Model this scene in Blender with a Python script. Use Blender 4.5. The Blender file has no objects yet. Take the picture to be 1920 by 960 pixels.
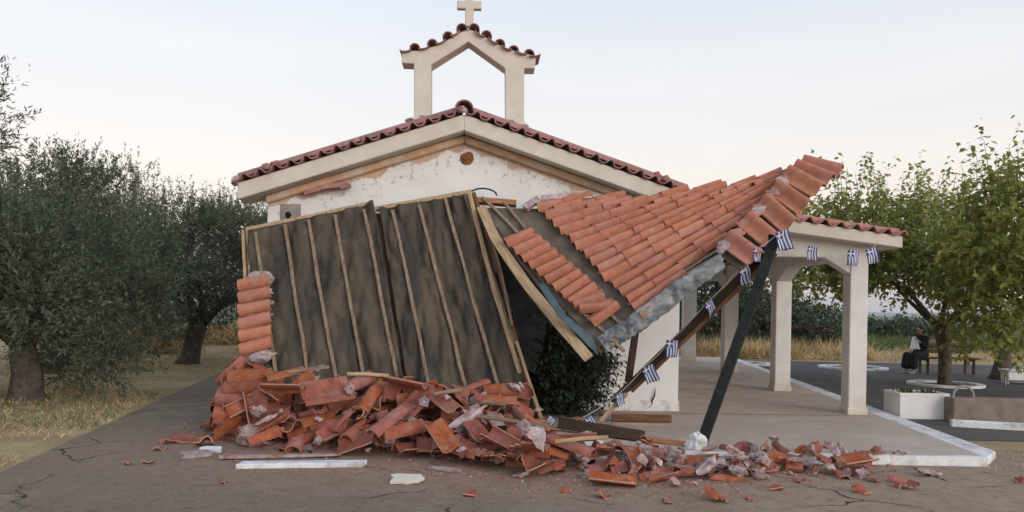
import bpy, bmesh, math, random
import numpy as np
from mathutils import Vector, Matrix, noise

R = math.radians
S = bpy.context.scene
COL = S.collection

# ------------------------------------------------------------------ camera
F = 1440.0; CX = 960.0; HY = 578.0; CAMZ = 1.6; ROLL = R(1.0)
RIGHT = Vector((math.cos(ROLL), 0, math.sin(ROLL)))
UP = Vector((-math.sin(ROLL), 0, math.cos(ROLL)))
FWD = Vector((0, 1, 0))
CAM = Vector((0, 0, CAMZ))
cd = bpy.data.cameras.new('camera'); cam = bpy.data.objects.new('camera', cd); COL.objects.link(cam)
cd.sensor_width = 36; cd.lens = 27.0; cd.shift_y = (HY - 480) / 1920; cd.clip_start = 0.1; cd.clip_end = 20000
cam.matrix_world = Matrix(((RIGHT.x, UP.x, -FWD.x, CAM.x), (RIGHT.y, UP.y, -FWD.y, CAM.y), (RIGHT.z, UP.z, -FWD.z, CAM.z), (0, 0, 0, 1)))
S.camera = cam

# ------------------------------------------------------------------ sky, sun, exposure
W = bpy.data.worlds.new('World'); S.world = W; W.use_nodes = True
nt = W.node_tree; bg = nt.nodes['Background']
sky = nt.nodes.new('ShaderNodeTexSky'); sky.sky_type = 'NISHITA'; sky.sun_disc = False
SUN_EL = 15.0; SUN_ROT = 140.0
sky.sun_elevation = R(SUN_EL); sky.sun_rotation = R(SUN_ROT)
sky.air_density = 1.0; sky.dust_density = 2.6; sky.ozone_density = 1.0; sky.altitude = 100
# a thin even evening haze pales the sky all round: blue-grey overhead, faintly pink towards the horizon
hsv = nt.nodes.new('ShaderNodeHueSaturation'); hsv.inputs['Saturation'].default_value = .35; nt.links.new(sky.outputs[0], hsv.inputs['Color'])
tcw = nt.nodes.new('ShaderNodeTexCoord'); sxw = nt.nodes.new('ShaderNodeSeparateXYZ'); nt.links.new(tcw.outputs['Generated'], sxw.inputs[0])
rw = nt.nodes.new('ShaderNodeValToRGB'); rw.color_ramp.interpolation = 'EASE'
for k_, (p_, c_) in enumerate(((0.0, (.90, .755, .68)), (.12, (.90, .795, .70)), (.27, (.77, .77, .775)), (.42, (.62, .69, .80)), (.85, (.46, .57, .76)))):
    el = rw.color_ramp.elements[k_] if k_ < 2 else rw.color_ramp.elements.new(p_)
    el.position = p_; el.color = (*[v_ * 5.1 for v_ in c_], 1)
nt.links.new(sxw.outputs[2], rw.inputs[0])
mw = nt.nodes.new('ShaderNodeMix'); mw.data_type = 'RGBA'; mw.inputs[0].default_value = .82
nt.links.new(hsv.outputs[0], mw.inputs[6]); nt.links.new(rw.outputs[0], mw.inputs[7])
mpw = nt.nodes.new('ShaderNodeMapping'); mpw.inputs['Scale'].default_value = (1.2, 1.2, 7); nt.links.new(tcw.outputs['Generated'], mpw.inputs[0])
nzw = nt.nodes.new('ShaderNodeTexNoise'); nzw.inputs['Scale'].default_value = 2.0; nzw.inputs['Detail'].default_value = 4; nt.links.new(mpw.outputs[0], nzw.inputs['Vector'])
mrw = nt.nodes.new('ShaderNodeMapRange'); mrw.inputs[3].default_value = .94; mrw.inputs[4].default_value = 1.06; nt.links.new(nzw.outputs['Fac'], mrw.inputs[0])
vmw = nt.nodes.new('ShaderNodeVectorMath'); vmw.operation = 'SCALE'; nt.links.new(mw.outputs[2], vmw.inputs[0]); nt.links.new(mrw.outputs[0], vmw.inputs['Scale'])
nt.links.new(vmw.outputs[0], bg.inputs[0]); bg.inputs[1].default_value = 0.15
ld = bpy.data.lights.new('sun', 'SUN'); ld.energy = 0.75; ld.angle = R(28); ld.color = (1.0, 0.93, 0.87)
sun = bpy.data.objects.new('sun', ld); COL.objects.link(sun)
sd = Vector((math.sin(R(SUN_ROT)) * math.cos(R(SUN_EL)), math.cos(R(SUN_ROT)) * math.cos(R(SUN_EL)), math.sin(R(SUN_EL))))
sun.rotation_euler = sd.to_track_quat('Z', 'Y').to_euler()
S.view_settings.view_transform = 'Standard'; S.view_settings.look = 'None'
S.view_settings.exposure = 0.72; S.view_settings.gamma = 1.0

# ------------------------------------------------------------------ helpers
def ray(px, py):
    return RIGHT * ((px - CX) / F) + UP * ((HY - py) / F) + FWD
def at(px, py, Y):
    d = ray(px, py); return CAM + d * (Y / d.y)
def onz(px, py, z=0.0):
    d = ray(px, py); return CAM + d * ((z - CAMZ) / d.z)
def onplane(px, py, p, n):
    d = ray(px, py); return CAM + d * ((p - CAM).dot(n) / d.dot(n))

PW = {}
def place(o, parent=None, M=None):
    M = M.copy() if M is not None else Matrix()
    COL.objects.link(o)
    if parent is not None:
        o.parent = parent; o.matrix_parent_inverse = PW[parent].inverted()
    o.matrix_basis = M; PW[o] = M
    return o
def tag(o, label=None, cat=None, group=None, kind=None):
    if label: o['label'] = label
    if cat: o['category'] = cat
    if group: o['group'] = group
    if kind or (label and cat): o['kind'] = kind or 'thing'
    return o
def empty(name, loc=(0, 0, 0), M=None):
    o = bpy.data.objects.new(name, None); o.empty_display_size = 0.2
    return place(o, None, M if M is not None else Matrix.Translation(Vector(loc)))
def mesh(name, vf, mats, smooth=False, mi=None, sharp=None):
    v, f = vf
    me = bpy.data.meshes.new(name); me.from_pydata([tuple(p) for p in v], [], f)
    if not isinstance(mats, (list, tuple)): mats = [mats]
    for m in mats: me.materials.append(m)
    if mi is not None: me.polygons.foreach_set('material_index', mi)
    if smooth:
        me.polygons.foreach_set('use_smooth', [True] * len(me.polygons))
        if sharp:
            bm = bmesh.new(); bm.from_mesh(me)
            for e in bm.edges:
                if len(e.link_faces) == 2 and e.calc_face_angle(0) > sharp: e.smooth = False
            bm.to_mesh(me); bm.free()
    me.update(); return me
def obj(name, me, parent=None, M=None):
    return place(bpy.data.objects.new(name, me), parent, M)

class MB:
    def __init__(s): s.v = []; s.f = []; s.m = []
    def add(s, v, f, m=0):
        n = len(s.v); s.v += [Vector(p) for p in v]; s.f += [tuple(i + n for i in q) for q in f]; s.m += [m] * len(f)
    def box(s, c, sz, rot=None, m=0):
        c = Vector(c); vs = []
        for z in (-.5, .5):
            for x, y in ((-.5, -.5), (.5, -.5), (.5, .5), (-.5, .5)):
                p = Vector((x * sz[0], y * sz[1], z * sz[2]))
                if rot is not None: p = rot @ p
                vs.append(c + p)
        s.add(vs, [(3, 2, 1, 0), (4, 5, 6, 7), (0, 1, 5, 4), (1, 2, 6, 5), (2, 3, 7, 6), (3, 0, 4, 7)], m)
    def beam(s, pts, w, h, up=Vector((0, 0, 1)), m=0, jit=0, rng=None):
        pts = [Vector(p) for p in pts]; rings = []
        for i, p in enumerate(pts):
            d = (pts[min(i + 1, len(pts) - 1)] - pts[max(i - 1, 0)]).normalized()
            x = d.cross(up).normalized(); y = x.cross(d).normalized()
            ring = [p + x * (a * w / 2) + y * (b * h / 2) for a, b in ((-1, -1), (1, -1), (1, 1), (-1, 1))]
            if jit: ring = [q + Vector((rng.uniform(-jit, jit), rng.uniform(-jit, jit), rng.uniform(-jit, jit))) for q in ring]
            rings.append(ring)
        vs = [q for r in rings for q in r]; fs = [(3, 2, 1, 0)]
        for i in range(len(rings) - 1):
            a = i * 4
            for k in range(4): fs.append((a + k, a + (k + 1) % 4, a + 4 + (k + 1) % 4, a + 4 + k))
        e = (len(rings) - 1) * 4; fs.append((e, e + 1, e + 2, e + 3)); s.add(vs, fs, m)
    def tube(s, pts, radii, n=8, m=0, lump=0, seed=0, closed_ends=True):
        pts = [Vector(p) for p in pts]
        if not isinstance(radii, (list, tuple)): radii = [radii] * len(pts)
        vs = []; fs = []; ref = Vector((0.3, 0.9, 0.2))
        for i, p in enumerate(pts):
            d = (pts[min(i + 1, len(pts) - 1)] - pts[max(i - 1, 0)]).normalized()
            if abs(d.dot(ref)) > .95: ref = Vector((0.9, 0.1, 0.3))
            x = d.cross(ref).normalized(); y = x.cross(d).normalized()
            for k in range(n):
                a = 2 * math.pi * k / n; r = radii[i]
                if lump: r *= 1 + lump * noise.noise(Vector((math.cos(a) * 1.3 + seed, math.sin(a) * 1.3, i * .6 + seed)))
                vs.append(p + x * (math.cos(a) * r) + y * (math.sin(a) * r))
        for i in range(len(pts) - 1):
            for k in range(n):
                a = i * n + k; b = i * n + (k + 1) % n
                fs.append((a, b, b + n, a + n))
        if closed_ends:
            fs.append(tuple(range(n - 1, -1, -1))); e = (len(pts) - 1) * n; fs.append(tuple(range(e, e + n)))
        s.add(vs, fs, m)
    def prism(s, poly, ext, m=0):
        """poly: list of points in order; ext: vector."""
        poly = [Vector(p) for p in poly]; n = len(poly); ext = Vector(ext)
        vs = poly + [p + ext for p in poly]
        fs = [tuple(range(n)), tuple(range(2 * n - 1, n - 1, -1))]
        for i in range(n): fs.append((i, i + n, (i + 1) % n + n, (i + 1) % n))
        s.add(vs, fs, m)
    def me(s, name, mats, smooth=False, sharp=None, bevel=0):
        me = mesh(name, (s.v, s.f), mats, False, s.m)
        bm = bmesh.new(); bm.from_mesh(me)
        bmesh.ops.recalc_face_normals(bm, faces=bm.faces)
        if bevel:
            es = [e for e in bm.edges if len(e.link_faces) == 2 and e.calc_face_angle(0) > 0.5]
            bmesh.ops.bevel(bm, geom=es, offset=bevel, segments=1, affect='EDGES', clamp_overlap=True)
        ng = [f for f in bm.faces if len(f.verts) > 4]
        if ng: bmesh.ops.triangulate(bm, faces=ng)
        if smooth:
            for f in bm.faces: f.smooth = True
            if sharp:
                for e in bm.edges:
                    if len(e.link_faces) == 2 and e.calc_face_angle(0) > sharp: e.smooth = False
        bm.to_mesh(me); bm.free(); return me
    def obj(s, name, mats, parent=None, M=None, **k):
        return obj(name, s.me(name, mats, **k), parent, M)

# ------------------------------------------------------------------ materials
def mat(name, base, rough=0.85, var=0.25, scale=6.0, bump=0.3, bscale=40.0, tint=None, tscale=1.5, tamt=0.5, rnd=0.0, spec=0.25, detail=6.0, bdist=0.01, attr=None, leaf=0.0):
    m = bpy.data.materials.new(name); m.use_nodes = True; t = m.node_tree; N = t.nodes; L = t.links
    b = N['Principled BSDF']; b.inputs['Roughness'].default_value = rough; b.inputs['Specular IOR Level'].default_value = spec
    tc = N.new('ShaderNodeTexCoord'); src = tc.outputs['Object']
    if rnd:
        oi = N.new('ShaderNodeObjectInfo'); ad = N.new('ShaderNodeVectorMath'); ad.operation = 'MULTIPLY_ADD'
        L.new(oi.outputs['Random'], ad.inputs[0]); ad.inputs[1].default_value = (37, 61, 83); L.new(src, ad.inputs[2]); src = ad.outputs[0]
    n = N.new('ShaderNodeTexNoise'); n.inputs['Scale'].default_value = scale; n.inputs['Detail'].default_value = detail; n.inputs['Roughness'].default_value = .62
    L.new(src, n.inputs['Vector'])
    r = N.new('ShaderNodeValToRGB'); e = r.color_ramp.elements
    e[0].position = .3; e[1].position = .7
    e[0].color = (*[c * (1 - var) for c in base], 1); e[1].color = (*[min(1, c * (1 + var)) for c in base], 1)
    L.new(n.outputs['Fac'], r.inputs['Fac']); out = r.outputs['Color']
    if tint:
        n2 = N.new('ShaderNodeTexNoise'); n2.inputs['Scale'].default_value = tscale; n2.inputs['Detail'].default_value = 5; L.new(src, n2.inputs['Vector'])
        mr = N.new('ShaderNodeMapRange'); mr.inputs[1].default_value = .48; mr.inputs[2].default_value = .66; mr.inputs[4].default_value = tamt
        L.new(n2.outputs['Fac'], mr.inputs[0])
        mx = N.new('ShaderNodeMix'); mx.data_type = 'RGBA'; L.new(mr.outputs[0], mx.inputs[0]); L.new(out, mx.inputs[6]); mx.inputs[7].default_value = (*tint, 1); out = mx.outputs[2]
    if rnd:
        hs = N.new('ShaderNodeHueSaturation'); L.new(out, hs.inputs['Color'])
        mv = N.new('ShaderNodeMapRange'); L.new(oi.outputs['Random'], mv.inputs[0]); mv.inputs[3].default_value = 1 - rnd; mv.inputs[4].default_value = 1 + rnd
        L.new(mv.outputs[0], hs.inputs['Value'])
        m2 = N.new('ShaderNodeMath'); m2.operation = 'MULTIPLY'; m2.inputs[1].default_value = 7.31; L.new(oi.outputs['Random'], m2.inputs[0])
        m3 = N.new('ShaderNodeMath'); m3.operation = 'FRACT'; L.new(m2.outputs[0], m3.inputs[0])
        m4 = N.new('ShaderNodeMapRange'); m4.inputs[3].default_value = .5 - .045 * rnd; m4.inputs[4].default_value = .5 + .045 * rnd; L.new(m3.outputs[0], m4.inputs[0]); L.new(m4.outputs[0], hs.inputs['Hue'])
        m5 = N.new('ShaderNodeMapRange'); m5.inputs[3].default_value = 1 - rnd * .8; m5.inputs[4].default_value = 1 + rnd * .3; L.new(m3.outputs[0], m5.inputs[0]); L.new(m5.outputs[0], hs.inputs['Saturation'])
        out = hs.outputs[0]
    if attr:
        a = N.new('ShaderNodeAttribute'); a.attribute_name = attr
        mm = N.new('ShaderNodeMix'); mm.data_type = 'RGBA'; mm.blend_type = 'MULTIPLY'; mm.inputs[0].default_value = 1; L.new(out, mm.inputs[6]); L.new(a.outputs['Color'], mm.inputs[7]); out = mm.outputs[2]
    L.new(out, b.inputs['Base Color'])
    if bump:
        bn = N.new('ShaderNodeTexNoise'); bn.inputs['Scale'].default_value = bscale; bn.inputs['Detail'].default_value = 5; L.new(src, bn.inputs['Vector'])
        bp = N.new('ShaderNodeBump'); bp.inputs['Strength'].default_value = bump; bp.inputs['Distance'].default_value = bdist
        L.new(bn.outputs['Fac'], bp.inputs['Height']); L.new(bp.outputs[0], b.inputs['Normal'])
    if leaf:
        tr = N.new('ShaderNodeBsdfTranslucent'); L.new(out, tr.inputs['Color']); ms_ = N.new('ShaderNodeMixShader'); ms_.inputs[0].default_value = leaf
        L.new(b.outputs[0], ms_.inputs[1]); L.new(tr.outputs[0], ms_.inputs[2]); L.new(ms_.outputs[0], N['Material Output'].inputs['Surface'])
    return m

def wood(name, base, dark, rough=.75):
    m = bpy.data.materials.new(name); m.use_nodes = True; t = m.node_tree; N = t.nodes; L = t.links; b = N['Principled BSDF']
    b.inputs['Roughness'].default_value = rough; b.inputs['Specular IOR Level'].default_value = .2
    tc = N.new('ShaderNodeTexCoord'); oi = N.new('ShaderNodeObjectInfo')
    ad = N.new('ShaderNodeVectorMath'); ad.operation = 'MULTIPLY_ADD'; L.new(oi.outputs['Random'], ad.inputs[0]); ad.inputs[1].default_value = (11, 23, 31); L.new(tc.outputs['Object'], ad.inputs[2])
    mp = N.new('ShaderNodeMapping'); mp.inputs['Scale'].default_value = (14, 14, 1.6); L.new(ad.outputs[0], mp.inputs[0])
    n = N.new('ShaderNodeTexNoise'); n.inputs['Scale'].default_value = 2.2; n.inputs['Detail'].default_value = 7; L.new(mp.outputs[0], n.inputs[0])
    r = N.new('ShaderNodeValToRGB'); r.color_ramp.elements[0].position = .32; r.color_ramp.elements[1].position = .62
    r.color_ramp.elements[0].color = (*dark, 1); r.color_ramp.elements[1].color = (*base, 1); L.new(n.outputs[0], r.inputs[0]); L.new(r.outputs[0], b.inputs['Base Color'])
    bp = N.new('ShaderNodeBump'); bp.inputs['Strength'].default_value = .35; bp.inputs['Distance'].default_value = .006; L.new(n.outputs[0], bp.inputs['Height']); L.new(bp.outputs[0], b.inputs['Normal'])
    return m

def math_node(N, L, op, a, b=None, c=None):
    n = N.new('ShaderNodeMath'); n.operation = op
    for i, x in enumerate((a, b, c)):
        if x is None: continue
        if isinstance(x, (int, float)): n.inputs[i].default_value = x
        else: L.new(x, n.inputs[i])
    return n.outputs[0]
def mixc(N, L, f, a, b):
    n = N.new('ShaderNodeMix'); n.data_type = 'RGBA'
    for i, x in ((0, f), (6, a), (7, b)):
        if isinstance(x, tuple): n.inputs[i].default_value = (*x, 1)
        elif isinstance(x, (int, float)): n.inputs[i].default_value = x
        else: L.new(x, n.inputs[i])
    return n.outputs[2]
def noise_node(N, L, vec, scale, detail=5, rough=.55):
    n = N.new('ShaderNodeTexNoise'); n.inputs['Scale'].default_value = scale; n.inputs['Detail'].default_value = detail; n.inputs['Roughness'].default_value = rough
    if vec is not None: L.new(vec, n.inputs['Vector'])
    return n.outputs['Fac']
def step(N, L, x, lo, hi):
    n = N.new('ShaderNodeMapRange'); n.inputs[1].default_value = lo; n.inputs[2].default_value = hi
    L.new(x, n.inputs[0]); return n.outputs[0]

M = {}
M['tile_old'] = mat('weathered_tile', (.32, .148, .135), var=.3, scale=9, bump=.5, tint=(.27, .20, .19), tscale=5, tamt=.6, rnd=.18)
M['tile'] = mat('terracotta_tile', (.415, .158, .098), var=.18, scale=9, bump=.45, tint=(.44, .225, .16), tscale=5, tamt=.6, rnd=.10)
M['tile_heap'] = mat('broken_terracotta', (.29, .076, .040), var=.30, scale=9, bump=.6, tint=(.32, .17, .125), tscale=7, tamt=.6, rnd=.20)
M['tile_break'] = mat('tile_break', (.40, .20, .13), var=.2, scale=20, bump=.6)
M['mortar'] = mat('lilac_mortar', (.40, .31, .30), var=.35, scale=14, bump=.5, bscale=45, spec=.05, rough=.97, tint=(.27, .12, .09), tscale=9, tamt=.85, rnd=.22)
M['grit'] = mat('crushed_debris', (.19, .085, .062), var=.55, scale=28, bump=1.0, bscale=60, tint=(.32, .23, .22), tscale=7, tamt=.8, bdist=.02)
M['plaster'] = mat('white_plaster', (.66, .63, .60), var=.10, scale=3, bump=.35, bscale=60, tint=(.50, .45, .40), tscale=1.2, tamt=.35)
def stain(m, col, top):
    t = m.node_tree; N = t.nodes; L = t.links; b = N['Principled BSDF']; src = b.inputs['Base Color'].links[0].from_socket
    tc = N.new('ShaderNodeTexCoord'); sx = N.new('ShaderNodeSeparateXYZ'); L.new(tc.outputs['Object'], sx.inputs[0]); nn = noise_node(N, L, tc.outputs['Object'], 4, 5)
    z = math_node(N, L, 'ADD', sx.outputs[2], math_node(N, L, 'MULTIPLY', nn, .7)); f = math_node(N, L, 'SUBTRACT', 1.0, step(N, L, z, top, top + .35))
    L.new(mixc(N, L, math_node(N, L, 'MULTIPLY', f, .75), src, col), b.inputs['Base Color'])
stain(M['plaster'], (.50, .41, .28), .42)
M['paint'] = mat('white_paint', (.70, .69, .68), var=.12, scale=8, bump=.3, tint=(.36, .31, .27), tscale=6, tamt=.75)
M['cream'] = mat('cream_render', (.60, .54, .47), var=.10, scale=4, bump=.3, bscale=50, tint=(.46, .39, .33), tscale=2, tamt=.4)
M['peach'] = mat('peach_render', (.52, .34, .22), var=.2, scale=7, bump=.5, tint=(.58, .50, .44), tscale=2.5, tamt=.8)
M['concrete'] = mat('grey_concrete', (.27, .245, .225), var=.25, scale=5, bump=.6, bscale=30)
M['membrane_under'] = mat('bitumen_felt_dark', (.045, .043, .04), var=.4, scale=5, bump=.4)
M['metal_grey'] = mat('zinc_flashing', (.17, .185, .20), rough=.5, var=.7, scale=5, bump=.6, bscale=9, tint=(.33, .32, .29), tscale=5, tamt=.7, spec=.5, bdist=.02)
M['metal_teal'] = mat('painted_flashing', (.055, .085, .095), rough=.5, var=.3, scale=5, bump=.3, spec=.4)
M['post'] = mat('black_painted_steel', (.010, .012, .011), rough=.6, var=.4, scale=6, bump=.15, spec=.2, tint=(.035, .035, .03), tscale=9, tamt=.35)
M['pipe'] = mat('grey_pipe', (.22, .20, .18), rough=.5, var=.25, scale=9, bump=.2, spec=.5)
M['rust'] = mat('rust', (.20, .085, .03), var=.5, scale=25, bump=.8)
M['dark'] = mat('flat_black', (.012, .011, .010), var=.3, bump=.2)
M['wood_light'] = wood('pale_timber', (.46, .33, .20), (.30, .20, .11))
M['wood_mid'] = wood('batten_timber', (.28, .205, .14), (.16, .11, .075))
M['wood_red'] = wood('varnished_timber', (.20, .092, .050), (.10, .045, .026))
M['wood_dark'] = wood('dark_timber', (.085, .052, .035), (.04, .025, .018))
M['wood_orange'] = wood('orange_timber', (.38, .19, .09), (.25, .11, .05))
M['bark'] = mat('olive_bark', (.085, .068, .054), var=.5, scale=9, bump=1.0, bscale=16, bdist=.05)
M['bark2'] = mat('mulberry_bark', (.105, .080, .062), var=.4, scale=9, bump=1.0, bscale=18, bdist=.04)
M['olive'] = mat('olive_leaf', (.098, .116, .070), rough=.55, var=.3, scale=1.2, bump=0, attr='Col', spec=.3, leaf=.25)
M['mulberry'] = mat('mulberry_leaf', (.30, .315, .085), rough=.6, var=.3, scale=1.0, bump=0, attr='Col', spec=.2, leaf=.5)
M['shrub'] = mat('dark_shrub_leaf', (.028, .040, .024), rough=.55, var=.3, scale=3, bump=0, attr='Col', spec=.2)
M['hedge'] = mat('hedge_leaf', (.088, .108, .062), rough=.7, var=.3, scale=.7, bump=0, attr='Col', leaf=.2)
M['flower'] = mat('oleander_flower', (.36, .11, .13), var=.3, scale=4, bump=0, attr='Col')
M['drygrass'] = mat('dry_grass', (.46, .34, .175), rough=.9, var=.3, scale=.6, bump=0, attr='Col')
M['greengrass'] = mat('green_weed', (.085, .12, .04), rough=.8, var=.3, scale=.6, bump=0, attr='Col')
M['flag_blue'] = mat('flag_blue', (.045, .060, .19), rough=.7, var=.12, bump=0)
M['flag_white'] = mat('flag_white', (.56, .57, .60), rough=.7, var=.06, bump=0)
M['string'] = mat('string', (.45, .43, .40), bump=0)
M['skin'] = mat('skin', (.36, .21, .145), rough=.55, var=.08, scale=12, bump=.1)
M['cloth_black'] = mat('black_cloth', (.016, .015, .017), rough=.9, var=.35, scale=8, bump=.5, bscale=20, bdist=.02)
M['hair'] = mat('dark_hair', (.010, .008, .007), rough=.5, var=.4, scale=30, bump=.6, bscale=60)
M['cloth_white'] = mat('pale_cloth', (.58, .62, .63), rough=.9, var=.1, scale=8, bump=.4)
M['shoe'] = mat('shoe', (.20, .18, .17), rough=.6)
M['planter'] = mat('white_planter', (.68, .66, .65), var=.08, scale=3, bump=.3, tint=(.5, .46, .43), tscale=2, tamt=.3)
M['soil'] = mat('soil', (.10, .07, .05), var=.4, scale=15, bump=1)
M['lowwall'] = mat('rough_wall', (.215, .165, .130), var=.3, scale=5, bump=.7, bscale=25, tint=(.25, .22, .20), tscale=2, tamt=.6)

def felt_material():
    m = bpy.data.materials.new('bitumen_felt'); m.use_nodes = True; t = m.node_tree; N = t.nodes; L = t.links; b = N['Principled BSDF']
    b.inputs['Roughness'].default_value = .72; b.inputs['Specular IOR Level'].default_value = .3
    tc = N.new('ShaderNodeTexCoord'); o = tc.outputs['Object']
    mpf = N.new('ShaderNodeMapping'); mpf.inputs['Scale'].default_value = (3.2, 3.2, .8); mpf.inputs['Rotation'].default_value = (0, R(-14), 0); L.new(o, mpf.inputs[0])
    n1 = noise_node(N, L, mpf.outputs[0], .8, 9, .68); n2 = noise_node(N, L, o, 6, 8, .7); n3 = noise_node(N, L, o, 55, 3)
    c = mixc(N, L, step(N, L, n1, .36, .62), (.024, .024, .024), (.118, .088, .058))
    c = mixc(N, L, math_node(N, L, 'MULTIPLY', step(N, L, n2, .45, .75), .55), c, (.052, .043, .035))
    c = mixc(N, L, math_node(N, L, 'MULTIPLY', step(N, L, n3, .66, .74), .35), c, (.25, .22, .19))
    L.new(c, b.inputs['Base Color'])
    bp = N.new('ShaderNodeBump'); bp.inputs['Strength'].default_value = .5; bp.inputs['Distance'].default_value = .03; L.new(n2, bp.inputs['Height']); L.new(bp.outputs[0], b.inputs['Normal'])
    return m
M['felt'] = felt_material()

def ground_material(name, kind):
    m = bpy.data.materials.new(name); m.use_nodes = True; t = m.node_tree; N = t.nodes; L = t.links; b = N['Principled BSDF']
    b.inputs['Roughness'].default_value = .92; b.inputs['Specular IOR Level'].default_value = .15
    tc = N.new('ShaderNodeTexCoord'); o = tc.outputs['Object']; sx = N.new('ShaderNodeSeparateXYZ'); L.new(o, sx.inputs[0])
    big = noise_node(N, L, o, .45, 4); mid = noise_node(N, L, o, 2.3, 7, .65); fine = noise_node(N, L, o, 30, 5, .7); sp = noise_node(N, L, o, 75, 2)
    h = fine
    if kind == 'pavement':
        c = mixc(N, L, step(N, L, mid, .3, .7), (.14, .106, .074), (.285, .22, .158))
        c = mixc(N, L, step(N, L, big, .42, .62), c, (.19, .146, .106))
        g = math_node(N, L, 'ADD', sx.outputs[0], math_node(N, L, 'MULTIPLY', big, 3.0))
        sand = mixc(N, L, step(N, L, mid, .3, .7), (.27, .19, .125), (.38, .28, .195))
        c = mixc(N, L, math_node(N, L, 'MULTIPLY', step(N, L, g, 1.0, 4.2), .85), c, sand)
        c = mixc(N, L, math_node(N, L, 'MULTIPLY', step(N, L, fine, .55, .72), .45), c, (.33, .27, .22))
        c = mixc(N, L, math_node(N, L, 'MULTIPLY', step(N, L, sp, .69, .74), .7), c, (.50, .46, .42))
        # red clay dust thrown out round the heap
        dx_ = math_node(N, L, 'SUBTRACT', sx.outputs[0], -.5); dy_ = math_node(N, L, 'SUBTRACT', sx.outputs[1], 8.2)
        dd_ = math_node(N, L, 'SQRT', math_node(N, L, 'ADD', math_node(N, L, 'MULTIPLY', math_node(N, L, 'MULTIPLY', dx_, dx_), .16), math_node(N, L, 'MULTIPLY', dy_, dy_)))
        du_ = math_node(N, L, 'SUBTRACT', 1.0, step(N, L, math_node(N, L, 'ADD', dd_, math_node(N, L, 'MULTIPLY', mid, 1.3)), 1.4, 2.9))
        c = mixc(N, L, math_node(N, L, 'MULTIPLY', du_, step(N, L, fine, .30, .60)), c, (.33, .205, .14))
        m9 = noise_node(N, L, o, 9, 6, .7); ag = noise_node(N, L, o, 130, 2)
        c = mixc(N, L, math_node(N, L, 'MULTIPLY', step(N, L, m9, .50, .66), .55), c, (.115, .088, .064))
        c = mixc(N, L, math_node(N, L, 'MULTIPLY', step(N, L, ag, .60, .68), .55), c, (.42, .36, .30))
        wp = N.new('ShaderNodeTexNoise'); wp.inputs['Scale'].default_value = 2.2; wp.inputs['Detail'].default_value = 6; L.new(o, wp.inputs['Vector'])
        v = N.new('ShaderNodeVectorMath'); v.operation = 'MULTIPLY_ADD'; L.new(wp.outputs['Color'], v.inputs[0]); v.inputs[1].default_value = (.55, .55, 0); L.new(o, v.inputs[2])
        vo = N.new('ShaderNodeTexVoronoi'); vo.feature = 'DISTANCE_TO_EDGE'; vo.inputs['Scale'].default_value = .42; L.new(v.outputs[0], vo.inputs['Vector'])
        crack = step(N, L, vo.outputs['Distance'], .0015, .0055)
        gate = step(N, L, noise_node(N, L, o, .8, 2), .46, .56)
        crack = math_node(N, L, 'MAXIMUM', crack, math_node(N, L, 'SUBTRACT', 1.0, gate))
        c = mixc(N, L, crack, (.045, .034, .028), c)
        h = math_node(N, L, 'ADD', math_node(N, L, 'MULTIPLY', fine, .35), crack)
    elif kind == 'slab':
        c = mixc(N, L, step(N, L, mid, .3, .7), (.46, .375, .30), (.58, .49, .41))
        c = mixc(N, L, math_node(N, L, 'MULTIPLY', step(N, L, big, .45, .6), .6), c, (.44, .33, .24))
        c = mixc(N, L, math_node(N, L, 'MULTIPLY', step(N, L, fine, .58, .72), .4), c, (.24, .19, .15))
    elif kind == 'asphalt':
        c = mixc(N, L, step(N, L, mid, .3, .7), (.075, .066, .062), (.125, .112, .104))
        c = mixc(N, L, math_node(N, L, 'MULTIPLY', step(N, L, big, .5, .65), .5), c, (.17, .145, .12))
        c = mixc(N, L, math_node(N, L, 'MULTIPLY', step(N, L, sp, .62, .72), .5), c, (.22, .20, .19))
    else:
        c = mixc(N, L, step(N, L, mid, .3, .7), (.26, .185, .095), (.50, .38, .20))
        c = mixc(N, L, step(N, L, big, .46, .60), c, (.30, .22, .125))
        c = mixc(N, L, math_node(N, L, 'MULTIPLY', step(N, L, fine, .5, .7), .5), c, (.50, .39, .23))
        far = step(N, L, sx.outputs[1], 32, 46)
        grn = mixc(N, L, step(N, L, noise_node(N, L, o, .06, 5), .4, .6), (.085, .105, .045), (.13, .135, .07))
        c = mixc(N, L, far, c, grn)
    L.new(c, b.inputs['Base Color'])
    bp = N.new('ShaderNodeBump'); bp.inputs['Strength'].default_value = .8; bp.inputs['Distance'].default_value = .02; L.new(h, bp.inputs['Height']); L.new(bp.outputs[0], b.inputs['Normal'])
    return m
M['pavement'] = ground_material('cracked_pavement', 'pavement'); M['slab'] = ground_material('porch_screed', 'slab')
M['asphalt'] = ground_material('asphalt', 'asphalt'); M['field'] = ground_material('dry_field', 'field')

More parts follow.
